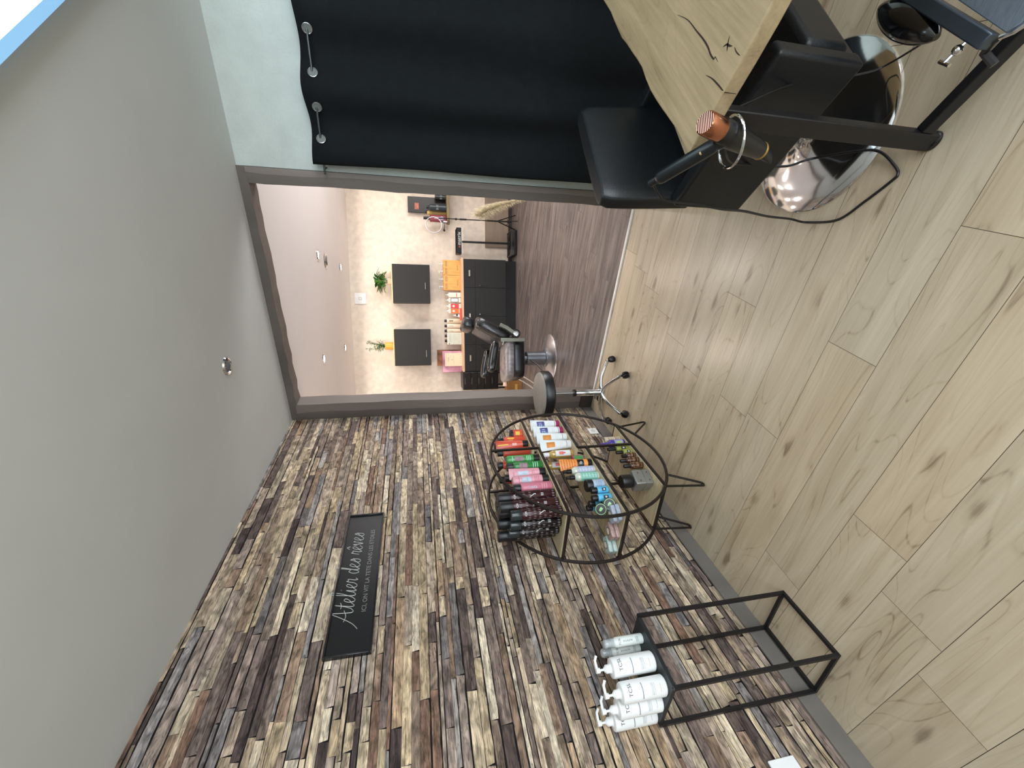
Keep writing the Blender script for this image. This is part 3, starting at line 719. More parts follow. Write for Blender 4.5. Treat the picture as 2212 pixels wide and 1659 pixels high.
# green, pink: shampoos and conditioners
M_gr = mat('green_plastic', '3f8f45', 0.3, 0, 0.04); M_gr2 = mat('dark_green_plastic', '2e7a3a', 0.3, 0, 0.04)
M_mint = mat('mint_print', 'a9dcc0', 0.5); M_mauve = mat('mauve_print', '9a7a86', 0.5, 0, 0.1, 60)
M_pk = mat('pink_plastic', 'd99aa6', 0.35, 0, 0.04); M_pk2 = mat('rose_plastic', 'c8788a', 0.35, 0, 0.04); M_bl = mat('grey_blue_print', 'b9c9d6', 0.5, 0, 0.1, 60)
GP = 'green and pink hair care bottles left of the divider'
def care(label, s, off, col, h, r, kind, pc, lc, txt=None, sign=1):
    t = prod('tube' if kind == 'tube' else 'bottle', label, s, off, ZT2, GP, 'tube' if kind == 'tube' else 'bottle')
    if kind == 'tube':
        pf = squeeze_tube(t, r, h, col, M_cap, 0.036)
        mb = MB(); tube_print(mb, pf, r, h * 0.48, h * 0.76, -0.45, 0.35); mb.build('label_print', pc, t)
        mb = MB(); tube_print(mb, pf, r, h * 0.86, h * 0.89, -0.4, 0.3); tube_print(mb, pf, r, h * 0.36, h * 0.385, -0.4, 0.4); tube_print(mb, pf, r, h * 0.32, h * 0.335, -0.4, 0.4); mb.build('small_print', lc, t)
    elif kind == 'capdown':
        n = 24; mb = MB(); mb.lathe([(r * 0.92, 0), (r * 0.95, 0.036)], n); mb.build('cap', M_cap, t)
        mb = MB(); mb.lathe([(r, 0.036), (r, h - 0.012), (r * 0.85, h - 0.002), (r * 0.6, h)], n); mb.build('body', col, t)
        mb = MB(); patch_on_cyl(mb, r, h * 0.50, h * 0.76, -0.6, 0.45); mb.build('label_print', pc, t)
        [patch_on_cyl(MB(), r, h * q, h * q + 0.004, -0.6, 0.6).build('print_line', lc, t) for q in (0.28, 0.33, 0.38, 0.82)]
    else:
        round_bottle(t, r, h, col, M_cap, 0.036, r * 0.8, 0.014)
        mb = MB(); patch_on_cyl(mb, r, h * 0.44, h * 0.66, -0.6, 0.45) if not txt else text_on_cyl(mb, txt, 0.026, r, h * 0.52, turn=-PI / 2, ang=-0.1); mb.build('label_print', pc, t)
        [patch_on_cyl(MB(), r, h * q, h * q + 0.004, -0.6, 0.6).build('print_line', lc, t) for q in (0.14, 0.20, 0.26)]
care('green bottle standing on its black cap beside the shelf divider', 1.995, 0.312, M_gr, 0.195, 0.027, 'capdown', M_mauve, M_mint)
care('green bottle with black cap on top beside the pink tube', 1.928, 0.312, M_gr2, 0.205, 0.028, 'bottle', M_mauve, M_mint)
care('pale pink tube standing on its black cap next to the green bottles', 1.863, 0.312, M_pk, 0.205, 0.026, 'tube', M_bl, M_pk2)
care('rose pink bottle standing on its black cap between two other pink ones', 1.80, 0.312, M_pk, 0.20, 0.027, 'capdown', M_bl, M_pk2)
care('rose pink bottle with black cap on top reading insta', 1.738, 0.312, M_pk2, 0.205, 0.028, 'bottle', M_bl, M_pk, 'insta')
care('pink bottle in the back row behind the pink tube', 1.845, 0.215, M_pk2, 0.20, 0.027, 'bottle', M_bl, M_pk, 'insta')
care('green bottle in the back row behind the green pair', 1.955, 0.215, M_gr2, 0.205, 0.027, 'bottle', M_mauve, M_mint)
# black patterned cans
M_can = mat('black_can', '1d1719', 0.3, 0.2, 0.1, 20); M_canr = mat('dark_red_can', '3a1a1e', 0.3, 0.2, 0.12, 20); M_hexp = mat('grey_pattern_ink', '6e6668', 0.45, 0.1, 0.1, 30)
def can(label, s, off, h, r, big, red, txt='J'):
    t = prod('spray_can', label, s, off, ZT2, 'black patterned spray cans on the left of the top shelf', 'spray can')
    b = h * 0.80
    mb = MB(); mb.lathe([(r * 0.92, 0), (r, 0.003), (r, b - 0.01), (r * 0.86, b)], 28); mb.build('body', M_canr if red else M_can, t)
    mb = MB()
    if big: mb.lathe([(r * 0.95, b - 0.004), (r * 0.97, h - 0.003), (r * 0.9, h)], 28)
    else: mb.lathe([(r * 0.88, b), (r * 0.88, h - 0.006), (r * 0.8, h)], 28)
    mb.build('cap', M_cap if big else mat('smoked_clear_cap', '3a4041', 0.15, 0, 0.06, 20, trans=0.3), t)
    mb = MB()
    for i in range(7):
        for k in range(-3, 4):
            if -1 <= k <= 1 and 1 <= i <= 3: continue
            a = k * 0.42 + (i % 2) * 0.21; z = 0.014 + i * (b - 0.04) / 6.5
            vs = []; w_ = 0.13; hh = 0.008
            for (da, dz) in ((-w_, 0), (-w_ * 0.2, -hh), (w_ * 0.7, -hh * 0.5), (w_, hh * 0.6), (w_ * 0.1, hh)):
                vs.append(((r + 0.0005) * math.cos(a + da), (r + 0.0005) * math.sin(a + da), z + dz))
            mb.add(vs, [(0, 1, 2, 3, 4)])
    mb.build('pattern_print', M_hexp, t)
    mb = MB(); text_on_cyl(mb, txt, 0.036, r, b * 0.52, turn=0.5, ang=-0.05); text_on_cyl(mb, 'III', 0.022, r, b * 0.3, ang=0); text_on_cyl(mb, 'IOR', 0.015, r, b * 0.9, ang=-0.1); mb.build('letter_print', M_inkw, t)
can('black patterned can with big cap next to the pink bottle', 1.676, 0.308, 0.302, 0.0295, True, True)
can('black patterned can with big cap, second from the pink bottle', 1.612, 0.306, 0.302, 0.0295, True, True)
can('black patterned bottle with smoked clear cap, third from the pink bottle', 1.552, 0.304, 0.260, 0.0285, False, True)
can('black patterned bottle with smoked clear cap at the front left shelf corner', 1.552, 0.242, 0.260, 0.0275, False, False)
can('black patterned bottle with smoked clear cap behind the front left one', 1.568, 0.176, 0.260, 0.0275, False, False)
can('tall black patterned can in the second row behind the first big cap', 1.645, 0.243, 0.302, 0.0295, True, False)
can('tall black patterned can in the third row nearer the wall', 1.634, 0.180, 0.302, 0.0295, True, False)
can('tall black patterned can at the back against the wall side ring', 1.612, 0.116, 0.302, 0.0295, True, False)
can('tall black patterned can behind the pink bottles', 1.71, 0.235, 0.302, 0.0295, True, True)

# middle right: white tubes and oil bottles
M_wh = mat('white_tube_plastic', 'e3e8ea', 0.35, 0, 0.02); M_bpur = mat('blue_purple_print', '5c62a8', 0.5, 0, 0.35, 14); M_orp = mat('orange_print', 'dc8a3c', 0.5, 0, 0.25, 18); M_mag = mat('magenta_cap', '9b2a5c', 0.35, 0, 0.04)
M_blu = mat('sky_blue_print', '4c86b8', 0.5, 0, 0.2, 20); M_rline = mat('brick_red_line', 'b3564c', 0.5)
GW = 'white tubes on the middle shelf'
def white_tube(label, s, kind, off=0.312, h=0.195):
    t = prod('tube', label, s, off, ZM1, GW, 'tube'); r = 0.026
    pf = squeeze_tube(t, r, h, M_wh, M_mag if kind == 0 else M_wh, 0.024, 1.5, r)
    if kind == 0:
        mb = MB(); tube_print(mb, pf, r, h * 0.52, h * 0.78, -0.75, 0.6); mb.build('label_print', M_bpur, t)
        mb = MB(); tube_print(mb, pf, r, h * 0.53, h * 0.77, -0.8, -0.35, lift=0.0009); mb.build('blue_print', M_blu, t)
        mb = MB(); v, f, w = text_geo('21', 0.03); pr = pf(h * 0.66); mb.add([(r * pr[0] + 0.0022, x, h * 0.66 + y) for x, y in v], f); mb.build('figure_print', M_inkw, t)
        mb = MB(); mb.lathe([(r + 0.0003, 0.03), (r + 0.0003, 0.033)], 24, cap0=False, cap1=False); mb.build('ring_print', M_mag, t)
    else:
        mb = MB(); tube_print(mb, pf, r, h * 0.53, h * 0.80, -0.55, 0.45); mb.build('label_print', M_orp, t)
        mb = MB(); patch_on_cyl(mb, r * 0.985, 0.028, 0.031, -1.4, 1.4); mb.build('ring_print', M_rline, t)
    mb = MB(); tube_print(mb, pf, r, h * 0.3, h * 0.305, -0.4, 0.3); tube_print(mb, pf, r, h * 0.36, h * 0.366, -0.5, 0.3); mb.build('small_print', mat('light_grey_ink', 'a9b2ba', 0.6), t)
white_tube('white tube with blue and purple print at the right end of the middle shelf', 2.372, 0)
white_tube('white tube with blue and purple print, second from the right end', 2.290, 0)
white_tube('white tube with orange print beside the blue and purple ones', 2.208, 1)
white_tube('white tube with orange print beside the oil bottle', 2.124, 1)
M_oil = mat('amber_liquid', 'b99a54', 0.15, 0, 0.06, 5, coat=0.5)
def oil(label, s, off):
    t = prod('oil_bottle', label, s, off, ZM1 if s > 2.035 else ZM2, 'amber oil bottles on the middle shelf'); r = 0.026; h = 0.185
    mb = MB(); mb.lathe([(r * 0.9, 0), (r, 0.004), (r, 0.125), (r * 0.75, 0.142), (0.012, 0.15)], 24); mb.build('body', M_oil, t)
    mb = MB(); mb.lathe([(0.0135, 0.149), (0.0135, 0.183), (0.011, h)], 20); mb.build('cap', M_white, t)
    mb = MB(); patch_on_cyl(mb, r, 0.018, 0.112, -0.75, 0.75); mb.build('label', M_wh, t)
    mb = MB(); patch_on_cyl(mb, r, 0.062, 0.09, -0.4, 0.35, lift=0.0007); patch_on_cyl(mb, r, 0.05, 0.062, -0.2, 0.15, lift=0.0007); mb.build('red_print', mat('coral_print', 'e0706a', 0.5, 0, 0.2, 30), t)
oil('amber oil bottle with white cap beside the white tubes', 2.075, 0.275)
oil('amber oil bottle with white cap further back by the wall', 2.11, 0.165)
# gift box green and magenta
t = prod('gift_box', 'small green and magenta box lying on the lower middle shelf', 1.978, 0.27, ZM2, None, 'box', -0.2)
MB().box(-0.022, 0.022, -0.045, 0.045, 0, 0.075).build('body', mat('magenta_card', 'b03a6e', 0.5, 0, 0.05), t, bevel=0.002)
MB().box(0.0221, 0.0228, -0.04, 0.04, 0.008, 0.068).build('front_print', mat('green_card', '4f9a5a', 0.5, 0, 0.08, 20), t)
MB().box(0.0229, 0.0234, -0.03, -0.002, 0.02, 0.056).build('dark_print', M_ink, t)
# orange tube with triangle pattern
t = prod('tube', 'orange tube with triangle pattern and black cap on the middle shelf', 1.905, 0.318, ZM2, None, 'tube')
r, h = 0.026, 0.19; pf = squeeze_tube(t, r, h, mat('bright_orange_plastic', 'f0994a', 0.4, 0, 0.03), M_cap, 0.026, 1.35)
mb = MB()
for i in range(7):
    for k in range(-3, 4):
        z = 0.085 + i * 0.015; fx, fy = pf(z + 0.006); y = k * 0.0078 + (i % 2) * 0.0039
        q = max(0, 1 - (y / (r * fy)) ** 2); x = r * fx * math.sqrt(q) + 0.0012
        if abs(y) < r * fy: mb.add([(x, y - 0.003, z), (x, y + 0.003, z), (x - 0.0004, y, z + 0.010)], [(0, 1, 2)])
mb.build('triangle_print', mat('burnt_orange_print', 'a8531f', 0.5), t)
mb = MB(); tube_print(mb, pf, r, h * 0.26, h * 0.46, -0.8, 0.8); mb.build('label', M_cap, t)
mb = MB(); v, f, w = text_geo('Ib', 0.026); pr = pf(h * 0.36); mb.add([(r * pr[0] + 0.0016, x, h * 0.36 + y) for x, y in v], f); mb.build('letter_print', M_inkw, t)
# clear bottles with pastel labels
def clear_bottle(label, s, off, lab, h=0.185, r=0.0255, z=None):
    t = prod('bottle', label, s, off, ZM2 if z is None else z, 'clear bottles with pastel labels')
    mb = MB(); mb.lathe([(r * 0.9, 0), (r, 0.004), (r, 0.115), (r * 0.8, 0.13), (0.011, 0.14)], 26); mb.build('body', mat('cloudy_glass', 'c9cfbf', 0.12, 0, 0.05, 6, coat=0.5), t)
    mb = MB(); mb.lathe([(0.0125, 0.138), (0.0125, 0.165), (0.009, 0.168), (0.009, h)], 20); mb.build('cap', M_cap, t)
    mb = MB(); patch_on_cyl(mb, r, 0.012, 0.108, -1.3, 1.3); mb.build('label', lab, t)
    mb = MB()
    for k in range(5): patch_on_cyl(mb, r, 0.02 + 0.018 * k, 0.022 + 0.018 * k, -0.5 + 0.05 * k, 0.4, lift=0.0006)
    for a in (-0.5, 0.0, 0.5): patch_on_cyl(mb, r, 0.02, 0.1, a, a + 0.03, 2, lift=0.0006)
    mb.build('line_print', mat('pale_print_lines', 'e9f2f2', 0.5), t)
clear_bottle('clear bottle with lilac label and black cap on the lower middle shelf', 1.848, 0.312, mat('lilac_label', 'b7bcd6', 0.5, 0, 0.04))
clear_bottle('clear bottle with mint green label and black cap on the lower middle shelf', 1.793, 0.312, mat('mint_label', '86c4b0', 0.5, 0, 0.04))
def wide_jar(label, s, off, r, h, ch, lab):
    t = prod('jar', label, s, off, ZM2, None, 'jar'); b = h - ch
    mb = MB(); mb.lathe([(r * 0.94, 0), (r, 0.004), (r, b)], 28); mb.build('body', lab, t)
    mb = MB(); mb.lathe([(r * 1.04, b), (r * 1.04, h - 0.003), (r * 0.98, h)], 32); mb.build('lid', M_cap, t)
    mb = MB(); [patch_on_cyl(mb, r, b * q, b * q + 0.0015, -0.6, 0.5) for q in (0.3, 0.42, 0.54, 0.7)]; mb.build('line_print', mat('slate_print', '66789a', 0.5), t)
wide_jar('pale blue jar with wide black lid beside the clear bottles', 1.722, 0.305, 0.032, 0.098, 0.034, mat('pale_blue_label', 'b3c6dc', 0.45, 0, 0.04))
M_cy = mat('cyan_label', '5ab4dc', 0.4, 0, 0.1, 40)
def small_bottle(label, s, off, z, h, r, lab, cap=M_cap, group=None, caph=0.03, capr=0.8, txt=None):
    t = prod('bottle', label, s, off, z, group); round_bottle(t, r, h, lab, cap, caph, r * capr, 0.008)
    mb = MB(); b = h - caph
    patch_on_cyl(mb, r, b * 0.25, b * 0.62, -0.45, 0.35); mb.build('label_print', M_ink if not txt else txt, t)
    mb = MB(); patch_on_cyl(mb, r, b * 0.35, b * 0.5, -0.25, 0.15, lift=0.0007); mb.build('white_print', M_inkw, t)
    return t
GB = 'small cyan bottles on the lower middle shelf'
small_bottle('small cyan bottle with black cap next to the pale blue jar', 1.664, 0.318, ZM2, 0.092, 0.021, M_cy, group=GB)
small_bottle('small cyan bottle with black cap beside the green tins, front row', 1.618, 0.306, ZM2, 0.104, 0.021, M_cy, group=GB)
small_bottle('small cyan bottle with black cap in the second row behind the others', 1.640, 0.252, ZM2, 0.104, 0.021, M_cy, group=GB)
small_bottle('small cyan bottle with black cap in the back row by the wall', 1.665, 0.20, ZM2, 0.10, 0.021, M_cy, group=GB)
# lime green round tins
M_lime = mat('lime_green_tin', '9fce8a', 0.35, 0, 0.05)
def tin(label, s, off, z, turn, tilt):
    t = thing('hair_wax_tin', label, 'tin', WL(s, off, z), ROT_L + turn, 'lime green tins on the lower middle shelf'); t.rotation_euler = (0, tilt, ROT_L + turn)
    mb = MB(); mb.lathe([(0.029, 0), (0.030, 0.002), (0.030, 0.018), (0.029, 0.019)], 32); mb.build('body', M_lime, t)
    mb = MB(); mb.lathe([(0.0305, 0.018), (0.031, 0.020), (0.031, 0.031), (0.030, 0.033)], 32); mb.build('lid', M_cap, t)
    mb = MB(); mb.lathe([(0.0270, 0.0331), (0.0270, 0.0336), (0.0245, 0.0336), (0.0245, 0.0331)], 32, cap0=False, cap1=False); mb.build('lid_ring_print', M_lime, t)
    mb = MB(); mb.at(T(0, 0, 0.0332)); mb.prism([(-0.01, -0.006), (-0.002, -0.012), (0.012, 0.002), (0.002, 0.012), (-0.006, 0.004)], 0, 0.0004); mb.build('lid_mark', M_lime, t)
tin('lime green round tin with black lid standing on edge, topmost of its pile', 1.560, 0.285, ZM2 + 0.076, -0.9, 1.2)
tin('lime green round tin with black lid, at the back of its pile', 1.612, 0.222, ZM2 + 0.043, -0.8, 1.35)
tin('lime green round tin with black lid, lowest of its pile', 1.570, 0.305, ZM2 + 0.032, -0.9, 1.3)
# stacked soap bars in glassy wrappers, on edge
def soap(label, s, off, z, col, turn=-0.5, tilt=0.0, flat=False):
    t = thing('soap_bar', label, 'soap', WL(s, off, z), ROT_L + turn, 'wrapped soap bars at the left end of the lower middle shelf'); t.rotation_euler = (0, tilt, ROT_L + turn)
    mb = MB(); mb.box(-0.03, 0.03, -0.042, 0.042, 0, 0.024); mb.build('bar', col, t, bevel=0.008, segs=3)
    mb = MB(); mb.lathe([(0.020, 0.0245), (0.020, 0.0249)], 20, sx=0.9, cap0=False); mb.build('oval_print', M_ink, t)
    mb = MB(); mb.lathe([(0.0165, 0.0250), (0.0165, 0.0253)], 20, sx=0.9, cap0=False); mb.build('oval_centre', M_offwhite, t)
M_s1 = mat('lilac_soap', 'aab2c2', 0.3, 0, 0.12, 60); M_s2 = mat('rosy_soap', 'a88c86', 0.3, 0, 0.15, 60); M_s3 = mat('grey_green_soap', 'a9bbb6', 0.3, 0, 0.12, 60)
soap('lilac wrapped soap bar nearest the green tins', 1.505, 0.295, ZM2, M_s1)
soap('lilac wrapped soap bar lying on top of another one', 1.507, 0.292, ZM2 + 0.025, M_s1, -0.6)
soap('rosy wrapped soap bar under a rosy one in the middle pile', 1.490, 0.195, ZM2, M_s2)
soap('rosy wrapped soap bar on top of the middle pile', 1.492, 0.195, ZM2 + 0.025, M_s2, -0.45)
soap('grey green wrapped soap bar at the bottom of the pile by the wall', 1.486, 0.105, ZM2, M_s3, -0.5)
soap('grey green wrapped soap bar on top of the pile by the wall', 1.488, 0.107, ZM2 + 0.025, M_s3, -0.6)
# bottom shelf
t = prod('jar', 'small cream patterned tub at the right end of the bottom shelf', 2.158, 0.30, ZB, None, 'tub')
mb = MB(); mb.lathe([(0.019, 0), (0.021, 0.003), (0.021, 0.085), (0.0205, 0.108), (0.017, 0.108), (0.017, 0.09)], 24); mb.build('body', mat('cream_patterned_card', 'cdbfa8', 0.5, 0, 0.14, 60), t)
mb = MB(); [patch_on_cyl(mb, 0.021, z, z + 0.003, -1.5, 1.5) for z in (0.03, 0.078)]; mb.build('red_lines', M_rline, t)
t = prod('bottle', 'purple bottle with narrow neck on the bottom shelf', 2.096, 0.312, ZB, None)
mb = MB(); mb.lathe([(0.023, 0), (0.026, 0.004), (0.026, 0.085), (0.020, 0.102), (0.011, 0.112), (0.010, 0.116)], 28); mb.build('body', mat('purple_plastic', '4d3a92', 0.3, 0, 0.04), t)
mb = MB(); mb.lathe([(0.011, 0.115), (0.009, 0.135), (0.0085, 0.158), (0.006, 0.16)], 20); mb.build('cap', mat('violet_cap', '5b479e', 0.35, 0, 0.04), t)
mb = MB(); patch_on_cyl(mb, 0.026, 0.012, 0.07, -1.0, 1.0); mb.build('label', mat('lavender_label', '9aa0d0', 0.5, 0, 0.05), t)
mb = MB(); patch_on_cyl(mb, 0.026, 0.02, 0.06, -0.35, 0.35, lift=0.0007); mb.build('green_print', mat('pale_green_print', 'b9c690', 0.5), t)
M_olv = mat('olive_label', '9aa04a', 0.45, 0, 0.08, 30)
small_bottle('black bottle with olive label beside the purple bottle', 2.042, 0.31, ZB, 0.132, 0.021, M_olv, caph=0.052, capr=0.55, txt=M_ink)
small_bottle('smaller black bottle with olive label further along the bottom shelf', 1.990, 0.318, ZB, 0.100, 0.0195, M_olv, caph=0.042, capr=0.55, txt=M_ink)
M_brw = mat('amber_brown_glass', '4a2c1c', 0.2, 0, 0.08, 10, coat=0.4); M_brl = mat('tan_label_line', 'c49a72', 0.5)
def brown(label, s, off, h):
    t = prod('bottle', label, s, off, ZB, 'small brown bottles on the bottom shelf'); r = 0.0195
    mb = MB(); mb.lathe([(r * 0.92, 0), (r, 0.003), (r, h * 0.58), (r * 0.8, h * 0.66), (0.009, h * 0.7)], 22); mb.build('body', M_brw, t)
    mb = MB(); mb.lathe([(0.0115, h * 0.69), (0.0115, h * 0.97), (0.009, h)], 18); mb.build('cap', M_cap, t)
    mb = MB(); [patch_on_cyl(mb, r, z, z + 0.0016, -0.9, 0.9) for z in (h * 0.1, h * 0.52)]; [patch_on_cyl(mb, r, h * 0.1, h * 0.53, a, a + 0.07, 2) for a in (-0.9, 0.85)]
    [patch_on_cyl(mb, r, h * 0.25, h * 0.38, a, a + 0.12, 2) for a in (-0.5, -0.15, 0.2, 0.5)]; mb.build('label_lines', M_brl, t)
brown('low brown bottle with black cap next to the olive labels', 1.944, 0.322, 0.085)
brown('brown bottle with outlined label and black cap, middle of three', 1.900, 0.320, 0.115)
brown('brown bottle with outlined label beside the square metal flask', 1.848, 0.320, 0.118)
t = prod('flask', 'square grey metal flask with big black screw cap on the bottom shelf', 1.755, 0.285, ZB, None, 'flask', -0.35)
mb = MB(); mb.box(-0.042, 0.042, -0.046, 0.046, 0, 0.105); mb.build('body', mat('grey_tin', '9b9c9a', 0.32, 0.6, 0.06, 10), t, bevel=0.007, segs=3)
mb = MB(); mb.box(-0.043, 0.043, -0.047, 0.047, 0.044, 0.047); mb.build('middle_seam', mat('dull_seam', '77746e', 0.5, 0.5), t, bevel=0.001)
mb = MB(); mb.lathe([(0.03, 0.105), (0.036, 0.112), (0.038, 0.118), (0.038, 0.168), (0.035, 0.173)], 32); mb.build('screw_cap', M_cap, t)
mb = MB(); [mb.box(0.0425, 0.0432, y - 0.005, y + 0.005, z - 0.003, z + 0.003) for y in (-0.025, 0.025) for z in (0.02, 0.075)]; mb.build('rust_marks', mat('rust_brown', '6b4230', 0.6), t)

# ---- rolling stool
SX, SY = -1.695, 2.583
t = thing('rolling_stool', 'round grey and black stool on a chrome base with castors', 'stool', (SX, SY, 0), 0)
mb = MB(); mb.lathe([(0.165, 0.545), (0.176, 0.556), (0.177, 0.60), (0.168, 0.618)], 48); mb.build('seat_side', M_bplastic, t)
mb = MB(); mb.lathe([(0.168, 0.617), (0.160, 0.630), (0.12, 0.636), (0.001, 0.638)], 48, cap0=False, cap1=False); mb.build('seat_pad', mat('grey_leatherette', '8a857e', 0.5, 0, 0.06, 8, 0.1, 120), t)
mb = MB(); mb.lathe([(0.10, 0.53), (0.10, 0.546)], 24); mb.lathe([(0.012, 0.34), (0.012, 0.535)], 16); mb.build('piston', M_steel, t)
mb = MB(); mb.lathe([(0.026, 0.10), (0.028, 0.11), (0.026, 0.125), (0.024, 0.34), (0.021, 0.345)], 24); mb.build('column', M_chrome, t)
mb = MB(); mb.lathe([(0.028, 0.335), (0.028, 0.352)], 20); mb.build('collar', M_bplastic, t)
for k, (wx, wy) in enumerate([(-1.488, 2.711), (-1.470, 2.458), (-1.730, 2.345), (-1.960, 2.54), (-1.885, 2.775)]):
    d = Vector((wx - SX, wy - SY, 0)); a = math.atan2(d.y, d.x)
    mb = MB().at(Rz(a)); mb.tube([(0.0, 0, 0.115), (0.05, 0, 0.125), (0.12, 0, 0.118), (0.19, 0, 0.088), (0.235, 0, 0.066), (0.25, 0, 0.060)], 0.012, 10, rs=[0.02, 0.016, 0.013, 0.012, 0.014, 0.008]); leg = mb.build('leg', M_chrome, t)
    mb = MB().at(Rz(a) @ T(0.243, 0, 0)); mb.lathe([(0.007, 0.045), (0.007, 0.075)], 10); mb.at(Rz(a) @ T(0.255, 0.0, 0.026) @ Rx(PI / 2) @ Ry(0.0))
    mb.lathe([(0.018, -0.021), (0.0255, -0.016), (0.0255, -0.004), (0.016, -0.004), (0.016, 0.004), (0.0255, 0.004), (0.0255, 0.016), (0.018, 0.021)], 20)
    mb.build('castor', M_bplastic, leg)

# ---- curtain on its rod
mb = MB(); n = 150; x0, x1 = -0.262, 1.75; vs = []; fs = []
def cy(x, z):
    K = [-0.439, -0.289, -0.139, 0.011, 0.163, 0.342, 0.52, 0.69, 0.86, 1.03, 1.2, 1.37, 1.54, 1.71, 1.88]
    k = 0
    while k < len(K) - 2 and x > K[k + 1]: k += 1
    ph = k + (x - K[k]) / (K[k + 1] - K[k])
    return 2.888 + 0.026 * math.sin(ph * PI) + 0.006 * math.sin(x * 31 + z * 2) * (1 - z / 2.1)
nz_ = 18
for i in range(n + 1):
    for k in range(nz_ + 1):
        x = x0 + (x1 - x0) * i / n; z = 0.03 + (2.055 + 0.008 * math.sin(x * 14) - 0.03) * k / nz_
        xx = x + 0.004 * math.sin(z * 4 + x * 9)
        if i == 0: xx += 0.006 * math.sin(z * 5)
        vs.append((xx, cy(x, z), z))
for i in range(n):
    for k in range(nz_): a = i * (nz_ + 1) + k; fs.append((a, a + nz_ + 1, a + nz_ + 2, a + 1))
t = thing('curtain', 'long black blackout curtain with metal eyelets on the white wall', 'curtain', (0, 0, 0))
mb.add(vs, fs); c_ = mb.build('fabric', mat('black_curtain_fabric', '0a0f12', 0.9, 0, 0.1, 20, 0.1, 300, spec=0.25), t, smooth=180)
so = c_.modifiers.new('thick', 'SOLIDIFY'); so.thickness = 0.003
for k, x in enumerate([-0.139, 0.011, 0.163, 0.342, 0.52, 0.69, 0.86, 1.03]):
    e = 0.02; sl = (cy(x + e, 2.0) - cy(x - e, 2.0)) / (2 * e)
    mb = MB().at(T(x, cy(x, 2.0) - 0.003, 2.0) @ Rz(math.atan(sl)) @ Rx(PI / 2))
    mb.lathe([(0.0200, -0.003), (0.0200, 0.003), (0.022, 0.0045), (0.0245, 0.0035), (0.0255, 0.0), (0.0245, -0.003)], 28, cap0=False, cap1=False)
    mb.build('eyelet', mat('silver_eyelet', 'b8bcbb', 0.25, 0.9, 0.03), t)
    mb = MB().at(T(x, cy(x, 2.0) - 0.0045, 2.0) @ Rz(math.atan(sl)) @ Rx(PI / 2)); mb.lathe([(0.0201, 0), (0.0201, 0.0015), (0.001, 0.0015)], 24); mb.build('eyelet_shade_disc', mat('painted_gap_shade', '6a706c', 0.9), t)  # flat grey disc paints in the shade seen through each eyelet
t = thing('curtain_rod', 'thin dark curtain rod sticking out past the black curtain', 'curtain rod', (0, 0, 0))
mb = MB(); mb.tube([(-0.318, 2.888, 2.003), (1.85, 2.888, 2.003)], 0.006, 12); mb.build('rod', mat('gunmetal_rod', '55595c', 0.3, 0.8, 0.04), t)
for x in (-0.29, 1.8):
    mb = MB(); mb.tube([(x, 2.888, 2.003), (x, YP - (0.01 if x < 0 else 0), 2.003)], 0.005, 8); mb.build('bracket', M_bplastic, t)
for xa, xb in ((0.163, 0.342), (-0.139, 0.011)):
    pass

# ---- live-edge table on black steel legs
TA = math.atan2(0.879, 0.477); TO = Vector((-0.022, 1.170, 0)); TZT = 0.78; TTH = 0.042
t = thing('work_table', 'thick pale oak slab table on black steel legs', 'table', (TO.x, TO.y, 0), TA - PI / 2)
# local frame: +y runs along the left edge away from the camera, +x to the right
rnd = random.Random(3)
poly = [(0.0, 0.0)]
Ly, Lx = 1.15, 1.5
for k in range(1, 20): poly.append((0.006 * math.sin(k * 0.9) + rnd.uniform(-0.002, 0.002), Ly * k / 20))
poly += [(0, Ly), (Lx, Ly), (Lx, 0)]
for k in range(19, 0, -1): poly.append((Lx * k / 20, 0.003 * math.sin(k * 1.3)))
poly = poly[::-1]
M_slab = wood('oak_slab', '78664a', '9c8867', 'b29e7a', 1, 1.2, 0.55, bump=0.15, contrast=0.4, knots=False)
mb = MB(); mb.prism(poly, TZT - TTH, TZT); mb.build('slab', M_slab, t, bevel=0.004)
def crack(pts, w):
    mb = MB(); vs = []; fs = []
    P = spline(pts, 5); n = len(P)
    for i, p in enumerate(P):
        d = (P[min(i + 1, n - 1)] - P[max(i - 1, 0)]).normalized(); s = Vector((-d.y, d.x, 0)); ww = w * math.sin(PI * (i + 0.6) / (n + 0.2)) + 0.0002
        vs += [(p.x + s.x * ww, p.y + s.y * ww, TZT + 0.0004), (p.x - s.x * ww, p.y - s.y * ww, TZT + 0.0004)]
    for i in range(n - 1): fs.append((2 * i, 2 * i + 1, 2 * i + 3, 2 * i + 2))
    mb.add(vs, fs); return mb.build('crack', mat('dark_wood_crack', '2a1c12', 0.9), t)
crack([(0.175, 0.366), (0.188, 0.298), (0.189, 0.232), (0.190, 0.186), (0.188, 0.149), (0.183, 0.122), (0.183, 0.100), (0.188, 0.099), (0.186, 0.078)], 0.0022)
crack([(0.148, 0.100), (0.155, 0.068), (0.158, 0.034), (0.159, 0.009), (0.160, 0.002)], 0.0018)
crack([(0.213, 0.088), (0.222, 0.078), (0.224, 0.066), (0.228, 0.055)], 0.0022); crack([(0.214, 0.064), (0.222, 0.074), (0.236, 0.084)], 0.0018)
crack([(0.230, 0.045), (0.227, 0.028), (0.228, 0.010)], 0.0012)
mb = MB(); vs = [(0.159 + dx, -0.0035, TZT - q * TTH) for q, dx in ((0.02, -0.0012), (0.02, 0.0012), (0.8, 0.0006), (0.8, -0.0006))]; mb.add(vs, [(0, 1, 2, 3)]); mb.build('crack', mat('dark_wood_crack', '2a1c12', 0.9), t)
LX, LY = 0.085, 0.045
